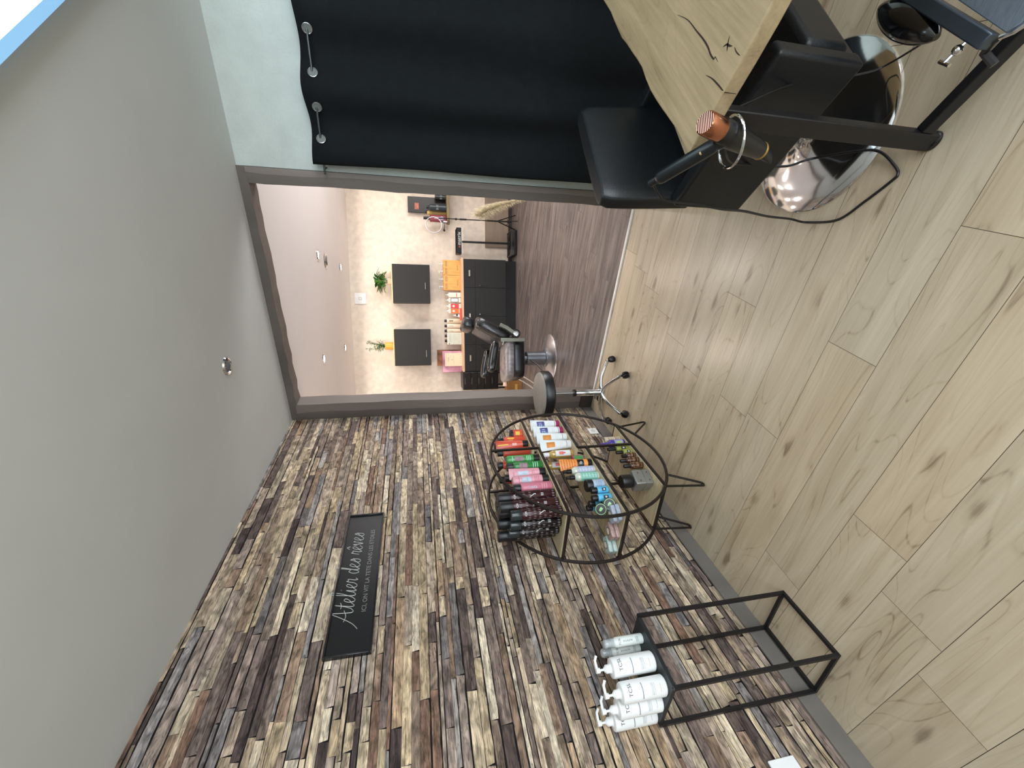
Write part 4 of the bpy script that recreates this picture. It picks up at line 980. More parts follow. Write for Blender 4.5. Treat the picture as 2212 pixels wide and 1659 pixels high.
def table_frame(x):
    MB().box(x - 0.024, x + 0.024, LY - 0.016, LY + 0.016, 0.012, TZT - TTH).build('leg', M_black, t, bevel=0.003)
    MB().box(x - 0.024, x + 0.024, Ly - 0.06 - 0.016, Ly - 0.06 + 0.016, 0.012, TZT - TTH).build('leg', M_black, t, bevel=0.003)
for x in (LX, Lx - 0.1): table_frame(x)
for y in (LY, Ly - 0.06):
    MB().box(LX + 0.024, Lx - 0.124, y - 0.014, y + 0.014, 0.045, 0.085).build('stretcher', M_black, t, bevel=0.003)
for x in (LX, Lx - 0.1):
    for y in (LY, Ly - 0.06):
        mb = MB().at(T(x, y, 0)); mb.lathe([(0.022, 0), (0.03, 0.003), (0.03, 0.012), (0.026, 0.016)], 20, sx=0.95, sy=0.7); mb.build('foot', M_bplastic, t)

# ---- black box chair on a chrome disc
CT = -0.62
CC = Vector((0.185, 1.583, 0)); cf = Vector((math.cos(CT), math.sin(CT), 0))
t = thing('salon_chair', 'black boxy salon chair on a chrome disc pushed under the slab table', 'salon chair', CC, CT)
L2, W2, AZ0, AZ1 = 0.258, 0.29, 0.312, 0.585
for sy in (-1, 1):
    y0, y1 = (W2 - 0.055, W2) if sy > 0 else (-W2, -W2 + 0.055)
    MB().box(-L2, L2, y0, y1, AZ0, AZ1).build('side_panel', M_leather, t, bevel=0.012, segs=3)
MB().box(-L2 + 0.05, L2 + 0.005, -W2 + 0.06, W2 - 0.06, AZ0 + 0.02, 0.475).build('seat', M_leather, t, bevel=0.02, segs=3)
MB().box(-L2, L2 - 0.01, -W2 + 0.06, W2 - 0.06, AZ0, AZ0 + 0.03).build('seat_base', M_bplastic, t)
n = 12; rings = []
for i in range(n + 1):   # backrest, leaning a little
    f = i / n; z = 0.47 + (0.838 - 0.47) * f; xo = -L2 - 0.012 - 0.035 * f
    w_ = W2 - 0.035 - 0.012 * (f ** 6) - (0.012 if i in (0,) else 0); th = 0.04
    ring_ = []
    for k in range(20):
        a = 2 * PI * k / 20; c, s = math.cos(a), math.sin(a)
        ex = abs(c) ** 0.45 * (1 if c > 0 else -1); ey = abs(s) ** 0.3 * (1 if s > 0 else -1)
        k_ = 1.0 if 0 < i < n else 0.8
        ring_.append((xo + ex * th * k_, ey * w_ * (1 if 0 < i < n else 0.96), z))
    rings.append(ring_)
mb = MB(); mb.loft(rings); mb.build('backrest', M_leather, t, bevel=0.006)
loc_c = Matrix.Rotation(-CT, 3, 'Z') @ (Vector((0.09, 1.60, 0)) - CC)
mb = MB().at(T(loc_c.x, loc_c.y, 0)); mb.lathe([(0.282, 0.0), (0.284, 0.006), (0.276, 0.014), (0.2, 0.028), (0.12, 0.046), (0.07, 0.07), (0.045, 0.10), (0.038, 0.13)], 72); mb.build('base_disc', M_chrome, t)
mb = MB().at(T(loc_c.x, loc_c.y, 0)); mb.lathe([(0.036, 0.12), (0.036, 0.25), (0.02, 0.255), (0.02, 0.315)], 28); mb.build('column', M_chrome, t)

# ---- hair dryer hanging in a chrome ring at the table edge
def sc_m(r, l): return Matrix.Diagonal((r, r, l, 1.0))
def look(p, q):
    """frame with +z from p towards q"""
    d = (Vector(q) - Vector(p)).normalized(); return Matrix.Translation(Vector(p)) @ d.to_track_quat('Z', 'Y').to_matrix().to_4x4()
RC = Vector((0.018, 1.072, 0.735))
t = thing('dryer_holder', 'chrome ring holder at the table corner holding the hair dryer', 'holder', RC)
mb = MB(); mb.tube([(0.056 * math.cos(a), 0.056 * math.sin(a), 0.012 * math.cos(a + 0.6)) for a in [2 * PI * k / 48 for k in range(48)]], 0.0035, 8, closed=True); mb.build('ring', M_chrome, t)
mb = MB(); mb.tube([(0.03, 0.047, 0.0), (0.045, 0.06, 0.0), (0.06, 0.085, 0.0)], 0.004, 8); mb.build('arm', M_chrome, t)
DB = Vector((0.050, 1.035, 0.842)); DN = Vector((0.003, 1.100, 0.610)); Ld = (DN - DB).length
t = thing('hair_dryer', 'black hair dryer with copper rear grille hanging beside the slab table', 'hair dryer', DB)
MD = look((0, 0, 0), DN - DB) @ sc_m(0.76, 1.12)
M_cop = mat('rose_copper', 'b87a5c', 0.22, 1.0, 0.05, 6)
mb = MB().at(MD); mb.lathe([(0.030, -0.002), (0.034, 0.002), (0.0355, 0.045), (0.033, 0.05)], 40, cap0=False); mb.build('rear_filter', M_cop, t)
mb = MB().at(MD)
for k in range(-5, 6):
    y = k * 0.0056; w_ = math.sqrt(max(0, 0.030 ** 2 - y * y)); mb.bar((-w_, y, -0.001), (w_, y, -0.001), 0.0013)
mb.build('grille', mat('pink_copper_bars', 'c99a88', 0.3, 1.0, 0.04, 6), t)
mb = MB().at(MD); mb.lathe([(0.001, 0.006), (0.031, 0.006)], 24, cap0=False, cap1=False); mb.build('filter_mesh', mat('dim_copper_mesh', '96685a', 0.4, 0.7, 0.05, 30), t)
mb = MB().at(MD); mb.lathe([(0.034, 0.045), (0.038, 0.055), (0.039, 0.09), (0.036, 0.13), (0.031, 0.175), (0.027, 0.20), (0.0255, 0.205)], 40); mb.build('barrel', mat('satin_black', '121315', 0.3, 0, 0.05, 8), t)
mb = MB().at(MD); mb.lathe([(0.0262, 0.198), (0.0285, 0.2), (0.0285, 0.204), (0.0262, 0.205)], 32, cap0=False, cap1=False); mb.build('gold_ring', mat('brass_line', 'b79a58', 0.3, 0.9), t)
mb = MB().at(MD); mb.loft([[(0.024 * math.cos(a), 0.024 * math.sin(a), 0.205) for a in [2 * PI * k / 24 for k in range(24)]], [(0.032 * math.cos(a), 0.007 * math.sin(a), 0.245) for a in [2 * PI * k / 24 for k in range(24)]]]); mb.build('nozzle', M_bplastic, t)
HS = DB + (DN - DB) * 0.30 + Vector((-0.020, 0.008, 0.0)); HE = Vector((-0.100, 1.222, 0.845))
MH = look(HS - DB, HE - DB); Lh = (HE - HS).length
mb = MB().at(MH); mb.lathe([(0.012, 0.0), (0.0175, 0.02), (0.0182, 0.05), (0.0178, Lh * 0.8), (0.0155, Lh * 0.86), (0.011, Lh * 0.88), (0.010, Lh)], 28); hd = mb.build('handle', mat('satin_black_blue', '14191c', 0.3, 0, 0.05, 8), t)
mb = MB().at(MH @ T(0, 0, 0)); mb.ball((0.0, 0.0, -0.002), 0.018, 0.018, 0.02)
mb.build('handle_joint', MATS['satin_black_blue'], t)
mb = MB().at(MH); mb.lathe([(0.0173, Lh * 0.72), (0.0176, Lh * 0.73), (0.0173, Lh * 0.74)], 24, cap0=False, cap1=False); mb.build('handle_line', M_steel, t)
bt = MH @ Vector((0, 0, 0.05)); toc = (Vector((0, 0, 1.5)) - (DB + bt)).normalized()
mb = MB().at(look(bt + toc * 0.015, bt + toc * 0.03)); mb.lathe([(0.0045, 0), (0.0045, 0.004), (0.003, 0.005)], 14); mb.build('button', mat('gold_button', 'd9b98a', 0.3, 0.7), t)
# cords
def cord(name, label, pts, r=0.0043, parent=None, mat_=None):
    P = spline([(p[0], p[1]) for p in pts], 8); n = len(pts)
    Z = [p[2] for p in pts]; out = []
    for i, p in enumerate(P):
        f = i / 8; k = min(int(f), n - 2); u = f - k
        z0 = Z[max(k - 1, 0)]; z1 = Z[k]; z2 = Z[k + 1]; z3 = Z[min(k + 2, n - 1)]
        z = 0.5 * ((2 * z1) + (z2 - z0) * u + (2 * z0 - 5 * z1 + 4 * z2 - z3) * u * u + (3 * z1 - z0 - 3 * z2 + z3) * u ** 3)
        out.append((p.x, p.y, max(z, r)))
    mb = MB(); mb.tube(out, r, 8); o = mb.build(name, mat_ or mat('black_cord', '121214', 0.4, 0, 0.05), parent)
    if parent is None: tag(o, label, 'cord')
    return o
cord('power_cord', 'black cord of the hair dryer looping down to the floor in front of the chair',
     [(-0.102, 1.226, 0.83), (-0.128, 1.238, 0.80), (-0.145, 1.253, 0.76), (-0.149, 1.263, 0.66), (-0.16, 1.272, 0.55), (-0.17, 1.335, 0.42), (-0.192, 1.415, 0.25), (-0.205, 1.48, 0.09), (-0.214, 1.483, 0.006), (-0.182, 1.359, 0.004), (-0.109, 1.288, 0.004), (-0.04, 1.232, 0.004), (-0.018, 1.222, 0.004), (0.004, 1.245, 0.006), (0.038, 1.31, 0.012), (0.036, 1.373, 0.03), (-0.001, 1.51, 0.075), (-0.03, 1.47, 0.20), (-0.034, 1.405, 0.38), (-0.03, 1.30, 0.55), (0.02, 1.21, 0.66), (0.10, 1.18, 0.70)])
cord('power_cord', 'thin black cord crossing over the chrome disc towards the picture corner',
     [(0.330, 1.20, 0.16), (0.313, 1.245, 0.10), (0.288, 1.335, 0.06), (0.262, 1.395, 0.06), (0.237, 1.375, 0.14), (0.205, 1.30, 0.30), (0.164, 1.235, 0.50), (0.085, 1.185, 0.70), (0.125, 1.165, 0.725)], 0.003)

# ---- footrest of a second barber chair reaching into the picture corner
t = thing('barber_chair', 'footrest of a barber chair with brushed metal plate and glossy black roll', 'barber chair', (0.66, 1.04, 0))
O = Vector((0.66, 1.04, 0))
def rel(x, y, z): return (x - O.x, y - O.y, z)
ax = (Vector((0.270, 1.060, 0.29)) - Vector((0.352, 1.245, 0.29)))
Mp = look((Vector((0.352, 1.245, 0.285)) - O), (Vector((0.270, 1.060, 0.285)) - O)); La = ax.length
mb = MB().at(Mp); mb.lathe([(0.040 * math.sin(PI * (0.02 + 0.96 * i / 20)) ** 0.6 + 0.0005, -0.012 + (La + 0.01) * i / 20) for i in range(21)], 32); mb.build('leg_roll', M_bgloss, t)
mb = MB(); mb.tube([rel(0.40, 1.238, 0.30), rel(0.340, 1.118, 0.30), rel(0.252, 0.945, 0.30), rel(0.243, 0.928, 0.298)], 0.015, 4, square=True); mb.build('frame_bar', mat('grey_steel_bar', '4a5560', 0.35, 0.7, 0.06), t, bevel=0.003)
pl = [(0.372, 1.115), (0.256, 0.905), (0.268, 0.886), (0.30, 0.872), (0.36, 0.85), (0.46, 0.86), (0.56, 1.02), (0.50, 1.10)]
mb = MB(); mb.prism([(x - O.x, y - O.y) for x, y in pl][::-1], 0.292, 0.300); mb.build('foot_plate', mat('blue_grey_brushed_metal', '8593a3', 0.42, 0.6, 0.08, 40, 0.1, 300, stretch=(1, 8, 1)), t, bevel=0.002)
mb = MB(); mb.tube([rel(*p, 0.294) for p in [(0.250, 0.915), (0.256, 0.895), (0.268, 0.878), (0.30, 0.862), (0.36, 0.84), (0.46, 0.85)]], 0.005, 8); mb.build('rim', M_chrome, t)
mb = MB(); mb.ball(rel(0.236, 0.985, 0.30), 0.011, su=14, sv=8); mb.tube([rel(0.262, 0.968, 0.295), rel(0.236, 0.985, 0.30), rel(0.214, 0.998, 0.302)], 0.0045, 8); mb.tube([rel(0.208, 0.985, 0.302), rel(0.218, 1.012, 0.302)], 0.0045, 8); mb.build('locking_knob', M_chrome, t)
mb = MB(); mb.tube([rel(0.25, 0.93, 0.285), rel(0.232, 0.952, 0.265), rel(0.21, 0.93, 0.25)], 0.009, 8); mb.build('hinge_block', M_bplastic, t)
mb = MB(); mb.tube([rel(0.46, 0.99, 0.292), (0, 0, 0.40)], 0.016, 8); mb.tube([(0, 0, 0.0), (0, 0, 0.42)], 0.03, 16); mb.lathe([(0.22, 0), (0.22, 0.01), (0.1, 0.03), (0.04, 0.05)], 40); mb.build('pedestal', M_chrome, t)

# ================================================================== FAR ROOM THINGS (placed along the far wall)
DW = 6.9
def far(name, label, cat, u, d, z=0.0, group=None, turn=0.0): return thing(name, label, cat, WB(u, d, z), B_B + turn, group)
# local frame of far things: +x to the right along the wall, -y towards the viewer
M_blk_lam = mat('black_laminate', '191816', 0.5, 0, 0.08, 60)
M_top = mat('pale_wood_worktop', 'dcb898', 0.4, 0, 0.06, 8, stretch=(0.3, 3, 3))
M_hand = mat('satin_metal_handle', 'c9c2b4', 0.3, 0.9, 0.03)
def rail_handle(parent, x0, x1, z, y):
    mb = MB(); mb.tube([(x0, y, z), (x0, y - 0.022, z), (x1, y - 0.022, z), (x1, y, z)], 0.004, 8); mb.build('handle', M_hand, parent)
for (u0, u1, z0, z1, lb, hx0, hx1) in ((0.30, 0.858, 1.314, 1.856, 'black wall cabinet on the right with a leafy plant on top', 0.505, 0.595), (-0.640, -0.092, 1.324, 1.863, 'black wall cabinet on the left with a yellow plant pot on top', -0.505, -0.41)):
    cu = (u0 + u1) / 2; w = (u1 - u0) / 2
    t = far('wall_cabinet', lb, 'cabinet', cu, 6.9, z0, 'pair of black wall cabinets')
    MB().box(-w, w, -0.282, -0.001, 0, z1 - z0).build('carcass', M_blk_lam, t, bevel=0.002)
    d = MB().box(-w, w, -0.300, -0.284, 0.001, z1 - z0 - 0.001).build('door', M_blk_lam, t, bevel=0.002)
    rail_handle(d, hx0 - cu, hx1 - cu, 0.07, -0.300)
    MB().box(-w - 0.002, w + 0.002, -0.302, -0.001, z1 - z0, z1 - z0 + 0.014).build('top_board', mat('light_edge_board', 'e0c79a', 0.5), t)
# base cabinets
def base_cab(u0, u1, label, drawer, doors):
    cu = (u0 + u1) / 2; w = (u1 - u0) / 2
    t = far('base_cabinet', label, 'cabinet', cu, 6.9, 0, 'black base cabinets under the worktop')
    MB().box(-w, w, -0.384, -0.01, 0.175, 0.822).build('carcass', M_blk_lam, t)
    MB().box(-w, w, -0.30, -0.282, 0.0, 0.175).build('kickboard', M_bplastic, t)
    dz = 0.822
    if drawer:
        dz = 0.645
        dr = MB().box(-w + 0.001, w - 0.001, -0.400, -0.385, 0.647, 0.821).build('drawer', M_blk_lam, t, bevel=0.0015)
        mb = MB(); mb.box(-0.045, 0.045, -0.416, -0.400, 0.722, 0.745); mb.build('handle', M_hand, dr, bevel=0.002)
    for (a_, b_, side) in doors:
        do = MB().box(a_ - cu + 0.001, b_ - cu - 0.001, -0.400, -0.385, 0.178, dz).build('door', M_blk_lam, t, bevel=0.0015)
        x = (b_ - cu - 0.03) if side > 0 else (a_ - cu + 0.03)
        mb = MB(); mb.tube([(x, -0.400, 0.585), (x, -0.426, 0.583)], 0.008, 10); mb.build('knob', M_chrome, do); mb = MB(); mb.tube([(x, -0.420, 0.575), (x, -0.420, 0.48)], 0.004, 8); mb.build('pull', M_bplastic, do)
base_cab(0.530, 0.947, 'black base cabinet with one door at the right end of the worktop', True, [(0.530, 0.947, -1)])
base_cab(-0.328, 0.529, 'wide black base cabinet with two doors in the middle under the worktop', True, [(-0.328, 0.105, 1), (0.105, 0.529, -1)])
base_cab(-0.735, -0.329, 'black base cabinet behind the barber chair at the left end of the worktop', True, [(-0.735, -0.329, 1)])
t = tag(MB().box(-0.853, 0.853, -0.415, -0.001, 0.8225, 0.850).build('worktop', M_top, bevel=0.002), 'long pale wood worktop on the black base cabinets', 'worktop')
t.location = WB(0.112, 6.9, 0); t.rotation_euler = (0, 0, B_B)
WZ = 0.850
# black drawer tower
t = far('drawer_tower', 'black tower of shallow drawers at the left end of the worktop', 'drawer unit', -0.885, 6.9, 0)
MB().box(-0.14, 0.14, -0.40, -0.02, 0.30, 0.852).build('carcass', M_bplastic, t, bevel=0.004)
for k in range(5):
    dr = MB().box(-0.132, 0.132, -0.418, -0.401, 0.315 + k * 0.105, 0.412 + k * 0.105).build('drawer', mat('black_drawer_front', '0e0d0f', 0.2, 0, 0.06), t, bevel=0.004)
    mb = MB(); mb.tube([(-0.05, -0.42, 0.40 + k * 0.105), (0.05, -0.42, 0.40 + k * 0.105)], 0.006, 8); mb.build('pull', mat('dark_grey_pull', '3c3c40', 0.3), dr)
for x in (-0.12, 0.12):
    for y in (-0.38, -0.04): MB().box(x - 0.012, x + 0.012, y - 0.012, y + 0.012, 0, 0.30).build('leg', M_bplastic, t)
# cardboard box with a pale pot on it
t = far('cardboard_box', 'brown cardboard box on the floor left of the barber chair', 'box', -0.93, 6.28, 0, turn=0.03)
MB().box(-0.16, 0.25, -0.13, 0.13, 0, 0.215).build('carton', mat('brown_cardboard', '8a6234', 0.8, 0, 0.08, 6), t, bevel=0.003)
MB().box(-0.10, 0.02, -0.1315, -0.1305, 0.07, 0.11).build('tape_print', mat('yellowed_tape', 'c09a4c', 0.5), t)
MB().box(-0.16, 0.25, -0.02, 0.02, 0.2152, 0.2156).build('tape', mat('clear_brown_tape', 'a5793e', 0.3), t)
t = far('paper_cup', 'pale peach paper cup lying on its side above the cardboard box', 'cup', -0.885, 6.20, 0.216 + 0.035)
mb = MB().at(Ry(-PI / 2)); mb.lathe([(0.024, -0.05), (0.034, 0.05), (0.0355, 0.05), (0.0355, 0.047)][::1], 28, cap1=False); mb.build('shell', mat('pale_peach_paper', 'f3d6c2', 0.7, 0, 0.03), t)
# thermostat / socket plate high on the wall
t = far('wall_switch', 'square white switch plate high on the far wall near the ceiling', 'wall switch', 0.368, 6.9, 2.351)
MB().box(-0.083, 0.083, -0.014, -0.001, -0.083, 0.083).build('plate', mat('lilac_white_plastic', 'f3f2f4', 0.35, 0, 0.02), t, bevel=0.006, segs=3)
MB().box(-0.020, 0.020, -0.018, -0.0145, -0.022, 0.022).build('button', mat('pale_grey_button', 'b9b7b6', 0.4), t, bevel=0.005)
MB().box(-0.014, 0.014, -0.0195, -0.0183, -0.016, 0.016).build('button_cap', M_white, t, bevel=0.002)
# plants
M_leaf = mat('fresh_green_leaf', '5f8f3f', 0.45, 0, 0.22, 20); M_leaf2 = mat('dark_green_leaf', '3f6b33', 0.45, 0, 0.2, 20); M_leafy = mat('yellow_green_leaf', 'b9c24a', 0.45, 0, 0.1, 20)
def leaf(mb, base, d, L_, w, droop=0.3):
    d = Vector(d).normalized(); side = d.cross(Vector((0, 0, 1)));
    if side.length < 1e-3: side = Vector((1, 0, 0))
    side.normalize(); up = side.cross(d); vs = []; fs = []
    for i in range(6):
        f = i / 5; p = Vector(base) + d * L_ * f - Vector((0, 0, 1)) * droop * L_ * f * f; ww = w * math.sin(PI * min(1, f * 0.9 + 0.08)) ** 0.8
        vs += [tuple(p + side * ww + up * ww * 0.25), tuple(p), tuple(p - side * ww + up * ww * 0.25)]
    for i in range(5): a = 3 * i; fs += [(a, a + 1, a + 4, a + 3), (a + 1, a + 2, a + 5, a + 4)]
    mb.add(vs, fs)
t = far('potted_plant', 'bushy green plant on the right black wall cabinet', 'plant', 0.615, 6.74, 1.870)
mb = MB(); mb.lathe([(0.038, 0), (0.05, 0.055), (0.052, 0.06), (0.048, 0.06), (0.045, 0.05)], 24); mb.build('pot', mat('pale_beige_pot', 'e9cdb4', 0.6, 0, 0.04), t)
rnd = random.Random(11)
for nm, mm, cnt in (('leaves', M_leaf, 46), ('dark_leaves', M_leaf2, 40), ('yellow_leaves', M_leafy, 4)):
    mb = MB()
    for k in range(cnt):
        a = rnd.uniform(0, 2 * PI); e = rnd.uniform(-0.1, 1.2); r = rnd.uniform(0.02, 0.09)
        p = (r * math.cos(a) * 1.2, r * math.sin(a) * 0.9, 0.09 + rnd.uniform(0, 0.12))
        leaf(mb, p, (math.cos(a) * math.cos(e), math.sin(a) * math.cos(e), math.sin(e)), rnd.uniform(0.08, 0.13), rnd.uniform(0.019, 0.028), 0.35)
    for v_ in mb.v: v_.y = min(v_.y, 0.135)
    mb.build(nm, mm, t)
mb = MB()
for k in range(7):
    a = k * 0.9; mb.tube([(0.01 * math.cos(a), 0.01 * math.sin(a), 0.045), (0.03 * math.cos(a), 0.03 * math.sin(a), 0.1), (0.06 * math.cos(a), 0.06 * math.sin(a), 0.17)], 0.003, 6)
mb.build('stems', M_leaf2, t)
t = far('potted_plant', 'small trailing plant in a yellow pot on the left black wall cabinet', 'plant', -0.345, 6.74, 1.877)
mb = MB(); mb.lathe([(0.048, 0), (0.055, 0.012), (0.058, 0.11), (0.058, 0.125), (0.053, 0.125), (0.053, 0.11)], 28); mb.build('pot', mat('yellow_ceramic', 'e0a94e', 0.4, 0, 0.05), t)
mb = MB(); ms = MB()
for k in range(17):
    a = rnd.uniform(0, 2 * PI); l = rnd.uniform(0.08, 0.30); lean = rnd.uniform(0.02, 0.08)
    P = [Vector((math.cos(a) * lean * f * 1.3, math.sin(a) * lean * f, 0.115 + l * f)) for f in (0, 0.3, 0.6, 1)]
    ms.tube(P, 0.002, 5)
    for j in range(int(4 + l * 26)):
        f = rnd.uniform(0.1, 1); b = rnd.uniform(0, 2 * PI); p = Vector((math.cos(a) * lean * f * 1.3, math.sin(a) * lean * f, 0.115 + l * f))
        leaf(mb, p, (math.cos(b), math.sin(b), 0.3), rnd.uniform(0.03, 0.05), rnd.uniform(0.012, 0.018), 0.2)
mb.build('leaves', M_leaf, t); ms.build('stems', M_leaf2, t)
# dispensers: two wooden boxes with two pump bottles each
M_wd = wood('golden_oak_box', 'b87a34', 'd99c50', 'e8b66c', 2, 2.0, 0.4, knots=False, contrast=0.8)
for k, (uc, lb) in enumerate(((0.838, 'golden wooden dispenser box with two pumps at the right end of the worktop'), (0.612, 'golden wooden dispenser box with two pumps beside the white bottles'))):
    t = far('dispenser_box', lb, 'dispenser', uc, 6.74, WZ, 'pair of wooden pump dispenser boxes')
    MB().box(-0.112, 0.112, -0.05, 0.05, 0, 0.262).build('box', M_wd, t, bevel=0.003)
    for x in (-0.055, 0.055):
        mb = MB(); pts = [(x + 0.030 * cx, -0.0515, 0.215 + 0.010 * cz) for cx, cz in ((-1, -1), (1, -1), (1.25, 0), (1, 1), (-1, 1), (-1.25, 0))]
        mb.tube(pts, 0.0022, 6, closed=True); mb.build('window_slot', mat('dark_brown_slot', '5a3a1c', 0.6), t)
        mb = MB(); mb.lathe([(0.012, 0.262), (0.012, 0.275), (0.006, 0.277), (0.004, 0.315), (0.011, 0.316), (0.011, 0.326), (0.001, 0.327)], 16); sx_ = 1 if x > 0 else -1
        mb.tube([(x * 0, 0, 0.321), (sx_ * 0.022 * (1 - k * 0.3), -0.012, 0.321), (sx_ * 0.03, -0.02, 0.316)], 0.0045, 6)
        for i_ in range(len(mb.v)): mb.v[i_].x += x
        mb.build('pump', M_white, t)
    mb = MB(); v, f, w = text_geo('Nuances' if k == 0 else 'Naturel', 0.028); kx = 0.075 / w; mb.add([(x * kx, -0.0506, 0.045 + y) for x, y in v], f); mb.build('burned_lettering', mat('burnt_brown_ink', '6b3f1c', 0.6), t)
# four white squeeze bottles
def wb(label, u, colr, kind):
    t = far('bottle', label, 'bottle', u, 6.72, WZ, 'white nozzle bottles on the worktop')
    mb = MB(); mb.box(-0.036, 0.036, -0.02, 0.02, 0, 0.185); mb.build('body', mat('ivory_plastic', 'efe6d8', 0.4, 0, 0.02), t, bevel=0.007, segs=3)
    mb = MB(); mb.lathe([(0.018, 0.184), (0.016, 0.197), (0.006, 0.205), (0.005, 0.225), (0.002, 0.228)], 16); mb.build('nozzle', M_white, t)
    if kind == 'frame':
        MB().box(-0.032, 0.032, -0.0212, -0.0205, 0.035, 0.155).build('label', mat('navy_print', '3a2f55', 0.5), t); MB().box(-0.024, 0.024, -0.0218, -0.0213, 0.043, 0.147).build('label_field', M_white, t)
    elif kind == 'bar':
        MB().box(-0.026, 0.026, -0.0212, -0.0205, 0.058, 0.068).build('red_bar', M_red, t)
    else:
        MB().box(-0.035, 0.035, -0.0212, -0.0205, 0.03, 0.155).build('label', colr, t)
        mb = MB().at(T(0, -0.0213, 0.112) @ Rx(PI / 2)); mb.lathe([(0.018, 0), (0.018, 0.0008), (0.011, 0.0008), (0.011, 0)], 24); mb.build('round_print', M_white, t)
wb('ivory nozzle bottle with a red bar beside the wooden boxes', 0.432, None, 'bar')
wb('ivory nozzle bottle with a navy framed label', 0.352, None, 'frame')
wb('ivory nozzle bottle with a red label', 0.262, mat('crimson_label', 'd2484a', 0.5, 0, 0.06), 'full')
wb('ivory nozzle bottle with an orange label', 0.186, mat('orange_label', 'e07a42', 0.5, 0, 0.06), 'full')
t = far('red_card_box', 'flat red box lying on the front edge of the worktop', 'box', 0.135, 6.56, WZ)
MB().box(-0.09, 0.09, -0.03, 0.03, 0, 0.03).build('carton', mat('bright_red_card', 'dd5a4c', 0.5, 0, 0.05), t, bevel=0.002)
MB().box(-0.08, 0.08, -0.0306, -0.0301, 0.004, 0.008).build('dark_stripe', mat('maroon_print', '5c2030', 0.5), t)
t = far('paper_tent', 'pointed white card standing beside the orange labelled bottle', 'card', 0.110, 6.66, WZ)
mb = MB(); mb.add([(-0.03, -0.03, 0), (0.03, -0.03, 0), (0.012, 0.0, 0.13), (-0.03, 0.03, 0), (0.03, 0.03, 0)], [(0, 1, 2), (4, 3, 2), (1, 4, 2), (3, 0, 2)]); mb.build('card', M_white, t, smooth=0)
mb = MB(); mb.box(0.0, 0.028, -0.032, -0.0305, 0.055, 0.082); mb.build('dark_motif', M_ink, t)
# five round bottles with dark caps
for k, (u, lb) in enumerate(((0.036, 'rightmost of the five slim cream bottles with dark caps'), (-0.043, 'second from the right of the five slim cream bottles with dark caps'), (-0.120, 'middle one of the five slim cream bottles with dark caps'), (-0.198, 'fourth of the five slim cream bottles, behind the white card reader'), (-0.274, 'leftmost of the five slim cream bottles, behind the white card reader'))):
    t = far('shampoo_bottle', lb, 'bottle', u, 6.78, WZ, 'slim cream bottles with dark caps')
    mb = MB(); mb.lathe([(0.033, 0), (0.036, 0.004), (0.036, 0.205), (0.030, 0.215)], 24); mb.build('body', mat('cream_plastic', 'f0e2cc', 0.4, 0, 0.02), t)
    mb = MB(); mb.lathe([(0.021, 0.214), (0.021, 0.25), (0.018, 0.253)], 20); mb.build('cap', mat('plum_black_cap', '241a26', 0.4), t)
    mb = MB().at(Rz(-PI / 2))
    if k == 0: patch_on_cyl(mb, 0.036, 0.12, 0.18, -0.3, 0.35)
    else: text_on_cyl(mb, 'Pack 0', 0.022, 0.036, 0.15, turn=PI / 2, ang=0.0)
    mb.build('print', mat('sand_print', 'a58b72', 0.5) if k == 0 else mat('plum_print', '5c4a54', 0.5), t)
t = far('card_reader', 'white rectangular card reader box standing in front of the slim bottles', 'terminal', -0.238, 6.66, WZ)
MB().box(-0.092, 0.092, -0.018, 0.018, 0, 0.222).build('housing', mat('grey_white_plastic', 'e3e3d6', 0.4, 0, 0.02), t, bevel=0.008, segs=3)
MB().box(-0.083, 0.083, -0.0195, -0.0183, 0.006, 0.145).build('front_panel', mat('pale_green_grey_panel', 'cdd2c4', 0.35), t); MB().box(-0.083, 0.083, -0.0195, -0.0183, 0.155, 0.205).build('upper_panel', MATS['pale_green_grey_panel'], t)
MB().box(-0.086, -0.068, -0.0205, -0.0183, 0.186, 0.197).build('green_light', mat('green_black_badge', '24382e', 0.4), t)
# pink framed price card and brown card behind
t = far('photo_card', 'brown card leaning behind the pink box', 'card', -0.545, 6.84, WZ)
MB().box(-0.125, 0.125, -0.01, 0.0, 0, 0.375).build('card', mat('brown_picture_card', '8d5a3a', 0.5, 0, 0.35, 12), t)
t = far('gift_box', 'pink and white box standing at the left end of the worktop', 'box', -0.60, 6.76, WZ)
MB().box(-0.165, 0.165, -0.05, 0.05, 0, 0.298).build('carton', mat('pink_white_card', 'ee9db4', 0.45, 0, 0.30, 5), t, bevel=0.003)
t = far('price_card', 'cream printed card in front of the pink box', 'card', -0.565, 6.69, WZ)
MB().box(-0.103, 0.103, -0.006, 0.0, 0, 0.262).build('card', mat('cream_card', 'efdcc0', 0.6, 0, 0.02), t)
mb = MB(); mb.box(-0.09, 0.09, -0.0068, -0.0061, 0.244, 0.247); mb.box(-0.06, 0.06, -0.0068, -0.0061, 0.125, 0.128); mb.box(-0.006, 0.006, -0.0068, -0.0061, 0.145, 0.157)
for k in range(4): mb.box(-0.06 + 0.035 * k, -0.05 + 0.035 * k, -0.0068, -0.0061, 0.02, 0.026)
v, f, w = text_geo('Tarifs', 0.03); mb.add([(x, -0.0068, 0.21 + y) for x, y in v], f); mb.build('card_print', mat('sepia_ink', '9c8668', 0.6), t)

